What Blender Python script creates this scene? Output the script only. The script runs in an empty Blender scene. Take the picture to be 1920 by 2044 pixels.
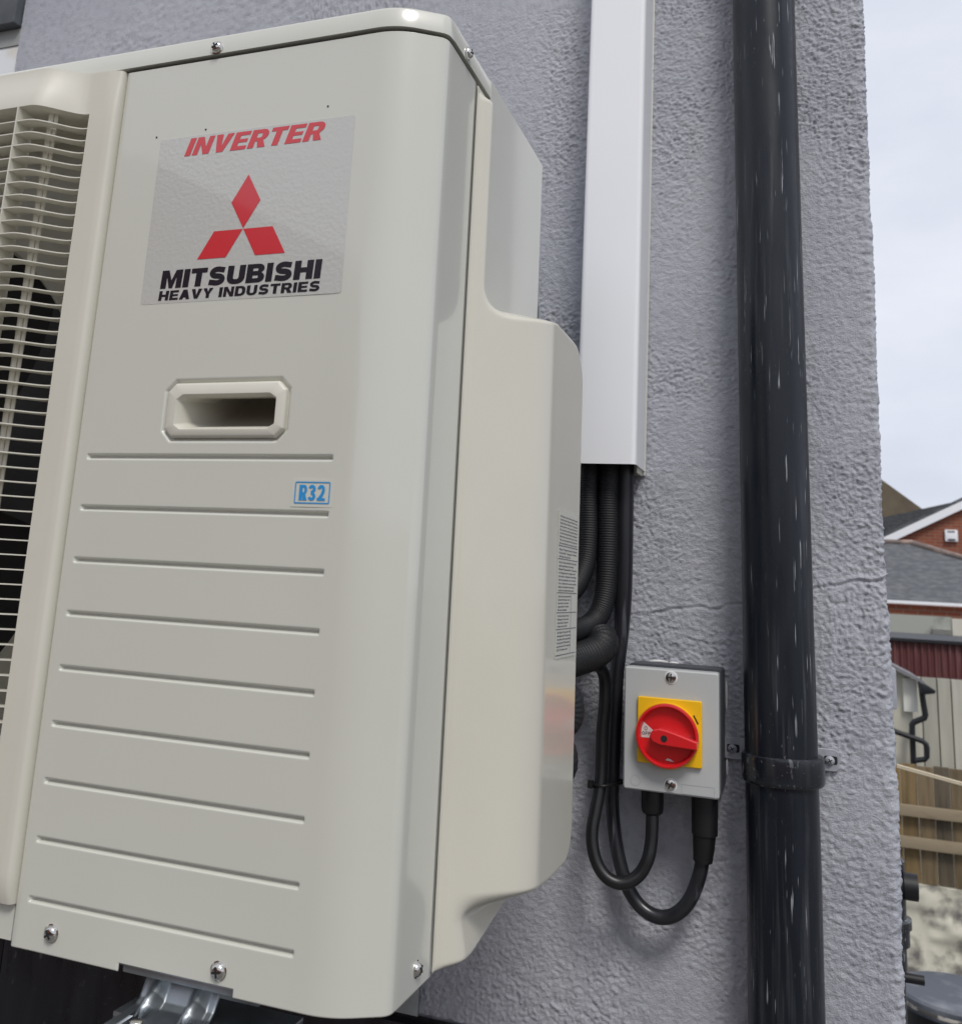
import bpy, bmesh, math, random
import numpy as np
from mathutils import Vector, Matrix

# ------------------------------------------------------------------ camera, sky, sun, exposure
S = bpy.context.scene
C = bpy.data.collections.new('place'); S.collection.children.link(C)
cam_d = bpy.data.cameras.new('camera'); cam = bpy.data.objects.new('camera', cam_d); C.objects.link(cam)
S.camera = cam
YAW, PIT, ROL = 0.35935, 0.20755, 0.05386
fw = Vector((-math.sin(YAW)*math.cos(PIT), math.cos(YAW)*math.cos(PIT), math.sin(PIT)))
r0 = Vector((math.cos(YAW), math.sin(YAW), 0)); u0 = r0.cross(fw)
rr = r0*math.cos(ROL) + u0*math.sin(ROL); uu = -r0*math.sin(ROL) + u0*math.cos(ROL)
M = Matrix((rr, uu, -fw)).transposed().to_4x4(); M.translation = Vector((0.23043, -0.54664, 0.24251))
cam.matrix_world = M
cam_d.sensor_fit = 'HORIZONTAL'; cam_d.sensor_width = 36; cam_d.lens = 36*1900.57/1920
cam_d.shift_x = -(902.87-960)/1920; cam_d.shift_y = (765.42-1022)/1920
cam_d.clip_start = 0.02; cam_d.clip_end = 2000
cam_d.dof.use_dof = True; cam_d.dof.focus_distance = 0.80; cam_d.dof.aperture_fstop = 17

SUN_EL, SUN_AZ = 52.0, 150.0     # azimuth clockwise from +Y: right of and behind the camera
W = bpy.data.worlds.new('World'); S.world = W; W.use_nodes = True
nt = W.node_tree; nt.nodes.clear()
out = nt.nodes.new('ShaderNodeOutputWorld'); bg = nt.nodes.new('ShaderNodeBackground')
sky = nt.nodes.new('ShaderNodeTexSky'); sky.sky_type = 'NISHITA'; sky.sun_disc = False
sky.sun_elevation = math.radians(SUN_EL); sky.sun_rotation = math.radians(SUN_AZ)
tc = nt.nodes.new('ShaderNodeTexCoord'); mp = nt.nodes.new('ShaderNodeMapping'); mp.inputs['Scale'].default_value = (1.4, 1.4, 3.4)
nz = nt.nodes.new('ShaderNodeTexNoise'); nz.inputs['Scale'].default_value = 1.7; nz.inputs['Detail'].default_value = 6; nz.inputs['Roughness'].default_value = .55
cr = nt.nodes.new('ShaderNodeValToRGB')
cr.color_ramp.elements[0].position = .32; cr.color_ramp.elements[0].color = (6.0, 6.35, 7.35, 1)
cr.color_ramp.elements[1].position = .68; cr.color_ramp.elements[1].color = (7.6, 7.9, 8.7, 1)
mx = nt.nodes.new('ShaderNodeMix'); mx.data_type = 'RGBA'; mx.inputs[0].default_value = .95
nt.links.new(tc.outputs['Generated'], mp.inputs[0]); nt.links.new(mp.outputs[0], nz.inputs[0]); nt.links.new(nz.outputs[0], cr.inputs[0])
nt.links.new(sky.outputs[0], mx.inputs[6]); nt.links.new(cr.outputs[0], mx.inputs[7])
nt.links.new(mx.outputs[2], bg.inputs[0]); bg.inputs[1].default_value = .09; nt.links.new(bg.outputs[0], out.inputs[0])
sd = bpy.data.lights.new('sun', 'SUN'); sun = bpy.data.objects.new('sun', sd); C.objects.link(sun)
sd.energy = 1.55; sd.angle = math.radians(17); sd.color = (1, .96, .9)
a, e = math.radians(SUN_AZ), math.radians(SUN_EL)
sdir = Vector((math.sin(a)*math.cos(e), math.cos(a)*math.cos(e), math.sin(e)))
sun.rotation_euler = sdir.to_track_quat('Z', 'Y').to_euler()
S.view_settings.view_transform = 'Standard'; S.view_settings.look = 'None'; S.view_settings.exposure = 0.32; S.view_settings.gamma = 1

# ------------------------------------------------------------------ helpers
def tag(o, label=None, cat=None, group=None, kind=None):
    for k, v in (('label', label), ('category', cat), ('group', group), ('kind', kind)):
        if v: o[k] = v
    return o
def empty(name, loc=(0, 0, 0)):
    o = bpy.data.objects.new(name, None); o.empty_display_size = .02; C.objects.link(o); o.location = loc; return o
def mobj(name, me, mat, parent=None, smooth=None):
    o = bpy.data.objects.new(name, me); C.objects.link(o)
    if mat is not None and not me.materials: me.materials.append(mat)
    if parent is not None:
        o.parent = parent
        o.matrix_parent_inverse = Matrix.Translation(-parent.location) if parent.type == 'EMPTY' else parent.matrix_parent_inverse.inverted() if False else Matrix.Identity(4)
        if parent.type == 'EMPTY': o.matrix_parent_inverse = Matrix.Translation(-Vector(parent.location))
    if smooth is not None:
        for p in me.polygons: p.use_smooth = True
        if smooth < 179:
            me.set_sharp_from_angle(angle=math.radians(smooth))
    return o
class MB:
    """collects shapes into one mesh"""
    def __init__(s): s.v = []; s.f = []
    def add(s, vs, fs):
        n = len(s.v); s.v += [tuple(v) for v in vs]; s.f += [tuple(i+n for i in f) for f in fs]; return s
    def box(s, x0, x1, y0, y1, z0, z1, m=None):
        vs = [(x, y, z) for x in (x0, x1) for y in (y0, y1) for z in (z0, z1)]
        if m is not None: vs = [m @ Vector(v) for v in vs]
        return s.add(vs, [(0, 1, 3, 2), (4, 6, 7, 5), (0, 4, 5, 1), (2, 3, 7, 6), (0, 2, 6, 4), (1, 5, 7, 3)])
    def prism(s, pts, a, b, axis='y', inset=0, ins_d=0):
        """pts 2D outline; extruded a..b along axis; optional chamfer on the a side"""
        def P(p, t): return (p[0], t, p[1]) if axis == 'y' else ((t, p[0], p[1]) if axis == 'x' else (p[0], p[1], t))
        n = len(pts); rings = []
        if inset:
            rings.append([P(p, a) for p in offset_poly(pts, -inset)]); rings.append([P(p, a+ins_d) for p in pts])
        else: rings.append([P(p, a) for p in pts])
        rings.append([P(p, b) for p in pts])
        vs = sum(rings, []); fs = [tuple(range(n))]
        for k in range(len(rings)-1):
            fs += [(k*n+i, k*n+(i+1) % n, (k+1)*n+(i+1) % n, (k+1)*n+i) for i in range(n)]
        fs.append(tuple((len(rings)-1)*n+i for i in reversed(range(n))))
        return s.add(vs, fs)
    def lathe(s, prof, o=(0, 0, 0), axis='z', n=40, m=None):
        """prof: list of (radius, height); revolve round axis through o"""
        vs = []
        for r, h in prof:
            for i in range(n):
                t = 2*math.pi*i/n; c, q = r*math.cos(t), r*math.sin(t)
                p = {'z': (c, q, h), 'y': (c, h, q), 'x': (h, c, q)}[axis]
                p = Vector(p)
                if m is not None: p = m @ p
                vs.append((p[0]+o[0], p[1]+o[1], p[2]+o[2]))
        fs = [(k*n+i, k*n+(i+1) % n, (k+1)*n+(i+1) % n, (k+1)*n+i) for k in range(len(prof)-1) for i in range(n)]
        if prof[0][0] > 1e-6: fs.append(tuple(reversed(range(n))))
        if prof[-1][0] > 1e-6: fs.append(tuple((len(prof)-1)*n+i for i in range(n)))
        return s.add(vs, fs)
    def tube(s, pts, r, n=24, cap=True, rfun=None):
        P = [Vector(p) for p in pts]; up = None; vs = []; L = 0
        for i, p in enumerate(P):
            t = (P[min(i+1, len(P)-1)]-P[max(i-1, 0)]).normalized()
            if up is None: up = t.orthogonal().normalized()
            up = (up - t*up.dot(t)).normalized(); bi = t.cross(up)
            if i: L += (P[i]-P[i-1]).length
            ri = r[i] if isinstance(r, (list, tuple)) else r
            for k in range(n):
                a = 2*math.pi*k/n; q = ri*(rfun(L, a) if rfun else 1)
                vs.append(p + up*(q*math.cos(a)) + bi*(q*math.sin(a)))
        m = len(P)
        fs = [(j*n+k, j*n+(k+1) % n, (j+1)*n+(k+1) % n, (j+1)*n+k) for j in range(m-1) for k in range(n)]
        if cap: fs += [tuple(reversed(range(n))), tuple((m-1)*n+k for k in range(n))]
        return s.add(vs, fs)
    def build(s, name, mat, parent=None, smooth=None, bevel=None, label=None):
        me = bpy.data.meshes.new(name); me.from_pydata(s.v, [], s.f)
        bm = bmesh.new(); bm.from_mesh(me); bmesh.ops.recalc_face_normals(bm, faces=bm.faces); 
        if bevel:
            ed = [e for e in bm.edges if len(e.link_faces) == 2 and e.calc_face_angle(0) > math.radians(35)]
            bmesh.ops.bevel(bm, geom=ed, offset=bevel, segments=2, affect='EDGES', profile=.6, clamp_overlap=True)
        bm.to_mesh(me); bm.free()
        o = mobj(name, me, mat, parent, smooth if smooth is not None else (38 if bevel else None))
        if label: o['label'] = label
        return o
def offset_poly(pts, d):
    n = len(pts); A = sum(pts[i][0]*pts[(i+1) % n][1]-pts[(i+1) % n][0]*pts[i][1] for i in range(n)); sg = 1 if A > 0 else -1
    res = []
    for i in range(n):
        p0, p1, p2 = Vector(pts[i-1][:2]), Vector(pts[i][:2]), Vector(pts[(i+1) % n][:2])
        a = (p1-p0).normalized(); b = (p2-p1).normalized()
        na = Vector((a.y, -a.x))*sg; nb = Vector((b.y, -b.x))*sg; k = (na+nb); k = k/max(.3, k.length_squared)*2
        res.append((p1.x+k.x*d, p1.y+k.y*d))
    return res
def rpoly(pts, rad, closed=True, seg=6):
    """round the corners of a polyline; rad single or list"""
    n = len(pts); res = []
    for i in range(n):
        r = rad[i] if isinstance(rad, (list, tuple)) else rad
        p = Vector(pts[i])
        if (not closed and i in (0, n-1)) or r <= 0: res.append(tuple(p)); continue
        a = (Vector(pts[i-1])-p); b = (Vector(pts[(i+1) % n])-p)
        ang = a.angle(b); t = min(r/math.tan(ang/2), a.length*.49, b.length*.49)
        A, B = p+a.normalized()*t, p+b.normalized()*t
        for k in range(seg+1):
            u = k/seg; res.append(tuple(A*(1-u)**2+p*2*u*(1-u)+B*u*u))
    return res
def rrect(x0, x1, z0, z1, r, seg=6): return rpoly([(x0, z0), (x1, z0), (x1, z1), (x0, z1)], r, True, seg)
def catmull(pts, step):
    P = [Vector(p) for p in pts]; P = [P[0]*2-P[1]]+P+[P[-1]*2-P[-2]]; dense = []
    for i in range(1, len(P)-2):
        for k in range(24):
            t = k/24; a, b, c, d = P[i-1:i+3]
            dense.append(.5*((2*b)+(c-a)*t+(2*a-5*b+4*c-d)*t*t+(3*b-a-3*c+d)*t**3))
    dense.append(P[-2]); res = [dense[0]]; acc = 0
    for i in range(1, len(dense)):
        seg = (dense[i]-dense[i-1]).length
        while acc+seg >= step:
            u = (step-acc)/seg; q = dense[i-1].lerp(dense[i], u); res.append(q); dense[i-1] = q; seg = (dense[i]-q).length; acc = 0
        acc += seg
    return res
def grid_mesh(name, V, keep=None):
    """V: (n,m,3) array -> quad mesh; keep (n-1,m-1) boolean"""
    n, m, _ = V.shape; idx = np.arange(n*m).reshape(n, m)
    q = np.stack([idx[:-1, :-1], idx[1:, :-1], idx[1:, 1:], idx[:-1, 1:]], -1).reshape(-1, 4)
    if keep is not None: q = q[keep.reshape(-1)]
    used = np.unique(q); remap = np.zeros(n*m, int); remap[used] = np.arange(len(used)); q = remap[q]; co = V.reshape(-1, 3)[used]
    me = bpy.data.meshes.new(name); me.vertices.add(len(co)); me.vertices.foreach_set('co', co.astype(np.float32).ravel())
    me.loops.add(q.size); me.loops.foreach_set('vertex_index', q.ravel().astype(np.int32))
    me.polygons.add(len(q)); me.polygons.foreach_set('loop_start', np.arange(0, q.size, 4, dtype=np.int32))
    me.polygons.foreach_set('loop_total', np.full(len(q), 4, np.int32)); me.update(calc_edges=True); me.validate()
    me.polygons.foreach_set('use_smooth', np.ones(len(q), bool)); return me
rng = np.random.default_rng(5)
TAB = rng.random((256, 256))
def vnoise(x, y, seed=0):
    x = x+seed*17.31; y = y+seed*9.73
    xi = np.floor(x).astype(int); yi = np.floor(y).astype(int); fx = x-xi; fy = y-yi
    fx = fx*fx*fx*(fx*(fx*6-15)+10); fy = fy*fy*fy*(fy*(fy*6-15)+10)
    g = lambda a, b: TAB[a % 256, b % 256]
    return (g(xi, yi)*(1-fx)+g(xi+1, yi)*fx)*(1-fy)+(g(xi, yi+1)*(1-fx)+g(xi+1, yi+1)*fx)*fy*1.0
def sst(a, b, x):
    t = np.clip((x-a)/(b-a), 0, 1); return t*t*(3-2*t)

# ------------------------------------------------------------------ materials
def mat(name, col, rough=.5, metal=0, spec=.5, var=0, vscale=40, bump=0, bscale=300, coat=0, coat_r=.1, stretch=None, col2=None, c2=(.45, .6), rvar=0, detail=4):
    m = bpy.data.materials.new(name); m.use_nodes = True; t = m.node_tree; b = t.nodes['Principled BSDF']
    b.inputs['Base Color'].default_value = (*col, 1); b.inputs['Roughness'].default_value = rough; b.inputs['Metallic'].default_value = metal
    b.inputs['Specular IOR Level'].default_value = spec
    if coat: b.inputs['Coat Weight'].default_value = coat; b.inputs['Coat Roughness'].default_value = coat_r
    tcn = t.nodes.new('ShaderNodeTexCoord'); src = tcn.outputs['Object']
    if stretch:
        mpn = t.nodes.new('ShaderNodeMapping'); mpn.inputs['Scale'].default_value = stretch; t.links.new(src, mpn.inputs[0]); src = mpn.outputs[0]
    if var or col2 or rvar:
        n = t.nodes.new('ShaderNodeTexNoise'); n.inputs['Scale'].default_value = vscale; n.inputs['Detail'].default_value = detail; t.links.new(src, n.inputs[0])
        r = t.nodes.new('ShaderNodeValToRGB')
        if col2:
            r.color_ramp.elements[0].position, r.color_ramp.elements[1].position = c2
            r.color_ramp.elements[0].color = (*col, 1); r.color_ramp.elements[1].color = (*col2, 1)
        else:
            r.color_ramp.elements[0].position, r.color_ramp.elements[1].position = .3, .7
            r.color_ramp.elements[0].color = (*[c*(1-var) for c in col], 1); r.color_ramp.elements[1].color = (*[min(1, c*(1+var)) for c in col], 1)
        t.links.new(n.outputs[0], r.inputs[0]); t.links.new(r.outputs[0], b.inputs['Base Color'])
        if rvar:
            mr = t.nodes.new('ShaderNodeMapRange'); mr.inputs['To Min'].default_value = rough-rvar; mr.inputs['To Max'].default_value = rough+rvar
            t.links.new(n.outputs[0], mr.inputs[0]); t.links.new(mr.outputs[0], b.inputs['Roughness'])
    if bump:
        n2 = t.nodes.new('ShaderNodeTexNoise'); n2.inputs['Scale'].default_value = bscale; n2.inputs['Detail'].default_value = 3; t.links.new(src, n2.inputs[0])
        bp = t.nodes.new('ShaderNodeBump'); bp.inputs['Strength'].default_value = bump; bp.inputs['Distance'].default_value = .001
        t.links.new(n2.outputs[0], bp.inputs['Height']); t.links.new(bp.outputs[0], b.inputs['Normal'])
    return m
def scratched(name, col, scol, rough=.32, zs=.08, amount=.67, dust=None, dens=160):
    """plastic with pale scuffs and scratches drawn out along z"""
    m = mat(name, col, rough); t = m.node_tree; b = t.nodes['Principled BSDF']; tcn = t.nodes.new('ShaderNodeTexCoord')
    def layer(sc, scale, lo, hi, det=2):
        mpn = t.nodes.new('ShaderNodeMapping'); mpn.inputs['Scale'].default_value = sc; t.links.new(tcn.outputs['Object'], mpn.inputs[0])
        n = t.nodes.new('ShaderNodeTexNoise'); n.inputs['Scale'].default_value = scale; n.inputs['Detail'].default_value = det; t.links.new(mpn.outputs[0], n.inputs[0])
        r = t.nodes.new('ShaderNodeMapRange'); r.inputs['From Min'].default_value = lo; r.inputs['From Max'].default_value = hi; t.links.new(n.outputs[0], r.inputs[0]); return r.outputs[0]
    def mul(a, c):
        k = t.nodes.new('ShaderNodeMath'); k.operation = 'MULTIPLY'; t.links.new(a, k.inputs[0])
        if isinstance(c, float): k.inputs[1].default_value = c
        else: t.links.new(c, k.inputs[1])
        return k.outputs[0]
    def mxx(a, c, fac):
        k = t.nodes.new('ShaderNodeMix'); k.data_type = 'RGBA'; t.links.new(fac, k.inputs[0])
        if isinstance(a, tuple): k.inputs[6].default_value = (*a, 1)
        else: t.links.new(a, k.inputs[6])
        k.inputs[7].default_value = (*c, 1); return k.outputs[2]
    s1 = layer((1, 1, zs), dens, amount, amount+.045); patch = layer((1, 1, .5), 15, .45, .60, 4)
    s2 = layer((1, 1, zs*3), dens*1.7, amount+.045, amount+.09)
    c0 = mxx(col, tuple(min(1, c*2.0+.012) for c in col), mul(layer((1, 1, .10), 34, .5, .8, 6), .5))
    c0 = mxx(c0, tuple(k_*.32 for k_ in scol), mul(mul(layer((1, 1, .035), 210, .53, .72, 4), layer((1, 1, .45), 11, .44, .66, 4)), .42))
    c1 = mxx(c0, scol, mul(mul(s1, patch), .62)); c2 = mxx(c1, scol, mul(mul(s2, layer((1, 1, 1), 9, .5, .62, 3)), .4))
    t.links.new(c2, b.inputs['Base Color'])
    rn = layer((1, 1, .2), 50, .3, .7, 4); mr = t.nodes.new('ShaderNodeMapRange'); mr.inputs['To Min'].default_value = rough-.1; mr.inputs['To Max'].default_value = rough+.16
    t.links.new(rn, mr.inputs[0]); t.links.new(mr.outputs[0], b.inputs['Roughness'])
    return m
Mt = {}
Mt['metal_paint'] = mat('cream_painted_steel', (.595, .597, .53), .30, spec=.5, var=.015, vscale=8, bump=.02, bscale=900, coat=.9, coat_r=.06)
Mt['plastic'] = mat('cream_plastic', (.62, .60, .52), .42, var=.025, vscale=12, bump=.05, bscale=1600)
Mt['plastic_cover'] = mat('warm_cream_plastic', (.615, .592, .505), .28, var=.03, vscale=9, bump=.03, bscale=1500, coat=.5, coat_r=.10)
Mt['inner'] = mat('dark_inner_metal', (.035, .037, .04), .6, var=.2)
Mt['bell'] = mat('cream_fan_shroud', (.40, .40, .35), .5, var=.04)
Mt['fan'] = mat('dark_fan_plastic', (.02, .022, .026), .45)
Mt['steel'] = mat('galvanised_steel', (.50, .53, .56), .32, metal=1, var=.16, vscale=60, bump=.08, bscale=200, rvar=.1)
Mt['steel_d'] = mat('zinc_bracket_steel', (.40, .43, .45), .42, metal=1, var=.2, vscale=35, bump=.06, bscale=300)
Mt['screw'] = mat('chrome_screw_metal', (.62, .60, .56), .16, metal=1, var=.1, vscale=300)
Mt['dark'] = mat('black_gap', (.012, .012, .013), .8)
Mt['red_ink'] = mat('red_ink', (.60, .035, .045), .18, coat=.6, coat_r=.05)
Mt['black_ink'] = mat('black_ink', (.012, .013, .02), .2, coat=.5, coat_r=.06)
Mt['blue_ink'] = mat('blue_ink', (.03, .28, .62), .3)
Mt['lab'] = mat('silver_grey_label_film', (.52, .52, .49), .12, bump=.22, bscale=330, coat=1, coat_r=.03)
Mt['lab2'] = mat('clear_label_film', (.60, .60, .53), .22)
Mt['white_pvc'] = mat('white_trunking_pvc', (.86, .875, .895), .26, var=.012, vscale=6)
Mt['cream_pvc'] = mat('cream_base_pvc', (.66, .66, .58), .45)
Mt['pipe'] = scratched('black_downpipe_plastic', (.0070, .0098, .0155), (.50, .52, .55), .30, zs=.045, amount=.66, dens=400)
Mt['pipe'].node_tree.nodes['Principled BSDF'].inputs['Specular IOR Level'].default_value = .38
Mt['band'] = scratched('black_clip_plastic', (.010, .012, .017), (.32, .34, .36), .2, zs=.5, amount=.62)
Mt['rubber'] = mat('black_cable_sheath', (.010, .011, .012), .38, bump=.05, bscale=200, var=.2)
Mt['gland'] = mat('black_gland_plastic', (.006, .006, .007), .5)
Mt['lag'] = mat('black_foam_lagging', (.006, .007, .009), .6, bump=.05, bscale=900)
Mt['tape'] = scratched('black_wrapping_tape', (.014, .015, .019), (.16, .17, .2), .34, zs=.05, amount=.62)
Mt['box_grey'] = mat('light_grey_plastic', (.47, .485, .48), .42, var=.01, bump=.03, bscale=1200)
Mt['box_dark'] = mat('dark_grey_box_base', (.045, .05, .06), .45)
Mt['yellow'] = mat('yellow_plastic', (.86, .50, .008), .35)
Mt['red'] = mat('red_plastic', (.66, .012, .016), .30, coat=.3)
Mt['white'] = mat('white_mark', (.66, .58, .56), .5)
Mt['sealant'] = mat('white_sealant', (.72, .72, .72), .5, bump=.3, bscale=200)
Mt['paint_tab'] = mat('grey_painted_metal', (.36, .37, .41), .5, var=.2, vscale=120, bump=.2, bscale=400)
Mt['plinth'] = scratched('black_bitumen_plinth', (.010, .011, .014), (.10, .10, .10), .3, zs=.6, amount=.64, dens=90)
m = Mt['metal_paint']; t = m.node_tree; b = t.nodes['Principled BSDF']; tcn = t.nodes.new('ShaderNodeTexCoord'); mpn = t.nodes.new('ShaderNodeMapping'); mpn.inputs['Scale'].default_value = (1, 1, .35)
n4 = t.nodes.new('ShaderNodeTexNoise'); n4.inputs['Scale'].default_value = 22; n4.inputs['Detail'].default_value = 8; n4.inputs['Roughness'].default_value = .7; t.links.new(tcn.outputs['Object'], mpn.inputs[0]); t.links.new(mpn.outputs[0], n4.inputs[0])
r4 = t.nodes.new('ShaderNodeMapRange'); r4.inputs['From Min'].default_value = .35; r4.inputs['From Max'].default_value = .7; r4.inputs['To Min'].default_value = .035; r4.inputs['To Max'].default_value = .16; t.links.new(n4.outputs[0], r4.inputs[0]); t.links.new(r4.outputs[0], b.inputs['Coat Roughness'])
# wall paint: grey lilac masonry paint, with rubbed-through cream marks
m = mat('grey_lilac_masonry_paint', (.335, .335, .375), .62, bump=.9, bscale=650); Mt['wall'] = m
t = m.node_tree; b = t.nodes['Principled BSDF']; tcn = t.nodes.new('ShaderNodeTexCoord')
n1 = t.nodes.new('ShaderNodeTexNoise'); n1.inputs['Scale'].default_value = 7; n1.inputs['Detail'].default_value = 5
n2 = t.nodes.new('ShaderNodeTexNoise'); n2.inputs['Scale'].default_value = 110; n2.inputs['Detail'].default_value = 4
n3 = t.nodes.new('ShaderNodeTexNoise'); n3.inputs['Scale'].default_value = 11; n3.inputs['Detail'].default_value = 9; n3.inputs['Roughness'].default_value = .75
for n in (n1, n2, n3): t.links.new(tcn.outputs['Object'], n.inputs[0])
rA = t.nodes.new('ShaderNodeValToRGB'); rA.color_ramp.elements[0].position = .35; rA.color_ramp.elements[1].position = .65
rA.color_ramp.elements[0].color = (.380, .392, .436, 1); rA.color_ramp.elements[1].color = (.428, .440, .480, 1)
mA = t.nodes.new('ShaderNodeMix'); mA.data_type = 'RGBA'; mA.blend_type = 'MULTIPLY'; mA.inputs[0].default_value = .5
rB = t.nodes.new('ShaderNodeValToRGB'); rB.color_ramp.elements[0].position = .33; rB.color_ramp.elements[1].position = .5
rB.color_ramp.elements[0].color = (.72, .72, .73, 1); rB.color_ramp.elements[1].color = (1, 1, 1, 1)
rC = t.nodes.new('ShaderNodeMapRange'); rC.inputs['From Min'].default_value = .66; rC.inputs['From Max'].default_value = .78
mC = t.nodes.new('ShaderNodeMix'); mC.data_type = 'RGBA'; mC.inputs[7].default_value = (.48, .44, .36, 1)
t.links.new(n1.outputs[0], rA.inputs[0]); t.links.new(n2.outputs[0], rB.inputs[0]); t.links.new(n3.outputs[0], rC.inputs[0])
t.links.new(rA.outputs[0], mA.inputs[6]); t.links.new(rB.outputs[0], mA.inputs[7]); t.links.new(mA.outputs[2], mC.inputs[6]); t.links.new(rC.outputs[0], mC.inputs[0])
t.links.new(mC.outputs[2], b.inputs['Base Color'])

# ------------------------------------------------------------------ ground
YW, XC = .475, .304                       # wall plane and the x of the house corner
g = MB(); g.add([(-300, -300, -2.3), (300, -300, -2.3), (300, 400, -2.3), (-300, 400, -2.3)], [(0, 1, 2, 3)])
tag(g.build('ground', mat('worn_concrete', (.16, .155, .145), .85, var=.25, vscale=3, bump=.4, bscale=30)), kind='structure')

# ------------------------------------------------------------------ the rendered house wall
def wall_relief(u, z):
    wx = vnoise(u*9, z*9, 1)-.5; wz = vnoise(u*9, z*9, 2)-.5
    U = u+wx*.03; Z = z+wz*.03
    ang = .45
    a = U*math.cos(ang)-Z*math.sin(ang); c = U*math.sin(ang)+Z*math.cos(ang)
    rough = sst(.25, .75, vnoise(u*6, z*6, 3)*.6+vnoise(u*17, z*17, 4)*.4)*.75+.35
    f1 = vnoise(a*95, c*190, 5); f2 = vnoise(a*330, c*480, 6); f3 = vnoise(a*540, c*640, 7)
    rid = 1-np.abs(2*f1-1)
    sm = .0004*(rid-.5)+.0008*(f2-.5)+.0012*(f3-.5)+.0024*np.maximum(0, f3-.66)-.0016*np.maximum(0, .3-f2)
    big = .0040*(vnoise(u*4.2, z*3.1, 8)-.5)+.0022*(vnoise(u*13, z*11, 9)-.5)
    h = sm*rough*1.35+big
    # a hairline crack and a trowel line across the render
    for pts, dep in (([(-.05, .19), (.055, .217), (.10, .229), (.17, .237), (.24, .259), (.34, .276)], .0034), ([(.07, .252), (.11, .258), (.16, .257)], .001)):
        xs, zs = zip(*pts); zc = np.interp(u, xs, zs)+.006*(vnoise(u*60, z*0, 11)-.5)
        msk = (u > xs[0])*(u < xs[-1])*(.35+.65*sst(.25, .5, vnoise(u*25, z*0, 12)))
        d = z-zc; h = h-dep*msk*np.exp(-(d/.0013)**2)+.5*dep*msk*np.exp(-((d-.003)/.002)**2)
    return h
def wall_sheet():
    du = .0014
    u = np.concatenate([np.arange(-.909, -.40, .0035), np.arange(-.40, XC+.07, du)])
    z = np.concatenate([np.arange(-.19, .94, du), np.arange(.94, 1.30, .0035)])
    Ug, Zg = np.meshgrid(u, z, indexing='ij')
    R = .007; arc = R*math.pi/2; x_end = XC-R
    s = Ug-x_end; th = np.clip(s/R, 0, math.pi/2)
    X = np.where(s < 0, Ug, x_end+R*np.sin(th)); Y = np.where(s < 0, YW, YW+R*(1-np.cos(th)))
    Y = np.where(s > arc, YW+R+(s-arc), Y)
    nx = np.sin(np.where(s < 0, 0, th)); ny = -np.cos(np.where(s < 0, 0, th))
    h = wall_relief(Ug, Zg); edge = np.exp(-((s-R*.8)/.012)**2)
    h = h+edge*(.0012*(vnoise(Ug*0+3, Zg*55, 13)-.5)+.0020*(vnoise(Ug*150, Zg*240, 14)-.5)+.0018*(vnoise(Ug*0, Zg*9, 15)-.5))
    return np.stack([X+nx*h, Y+ny*h, Zg], -1)
house = empty('house', (0, YW, -2.3))
tag(house, 'grey lilac rough rendered house wall running from corner to corner behind the cream unit', 'house wall')
mobj('wall', grid_mesh('wall', wall_sheet()), Mt['wall'], house)
w = MB(); w.box(-.909, XC-.004, YW+.02, 3.6, -2.3, 1.30); w.box(-.905, XC-.006, YW+.012, 3.58, 1.301, 3.2); w.box(-4, -.91, YW+.10, 3.6, -2.3, 3.2)
w.build('wall_core', Mt['wall'], house)
w = MB(); w.box(XC-.02, XC+.0555, 1.15, 1.23, .088, .150); w.build('sill', Mt['wall'], house, bevel=.004)
p = MB()
p.box(-.691, XC-.002, YW-.007, YW+.018, -2.29, -.200); p.box(-4, -.6935, YW-.005, YW+.018, -2.29, -.200)
p.build('plinth', Mt['plinth'], house, bevel=.002, label='black scuffed bitumen painted plinth')
p = MB(); p.box(-2.5, -.912, YW-.012, YW+.09, 1.066, 1.6); p.build('lintel', mat('dark_grey_lintel', (.09, .10, .11), .6, var=.2), house, bevel=.003)
p = MB(); p.box(-2.5, -.912, YW+.004, YW+.09, 1.036, 1.0645); p.build('frame_head', mat('grey_frame', (.30, .31, .30), .5), house)
p = MB(); p.box(-2.5, -.912, YW+.006, YW+.09, .2, 1.0355); p.build('window_board', mat('stained_white_board', (.74, .76, .78), .5, col2=(.60, .54, .40), c2=(.62, .8), vscale=9), house)

# ------------------------------------------------------------------ air conditioning unit
H, D = .640, .276
ac = empty('air_conditioning_unit', (-.39, .14, 0))
tag(ac, 'large cream outdoor air conditioning unit with a slatted fan grille, fixed to the house wall', 'air conditioner')
def outline(off=0, x0=-.2612, yend=.0838):
    pts = [(x0, 0-off), (-.030, 0-off), (-.0006+off*.7, .0195-off*.3), (0+off, .030), (0+off, yend)]
    return rpoly(pts, [0, .05, .010, 0, 0], False, 12)
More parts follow.
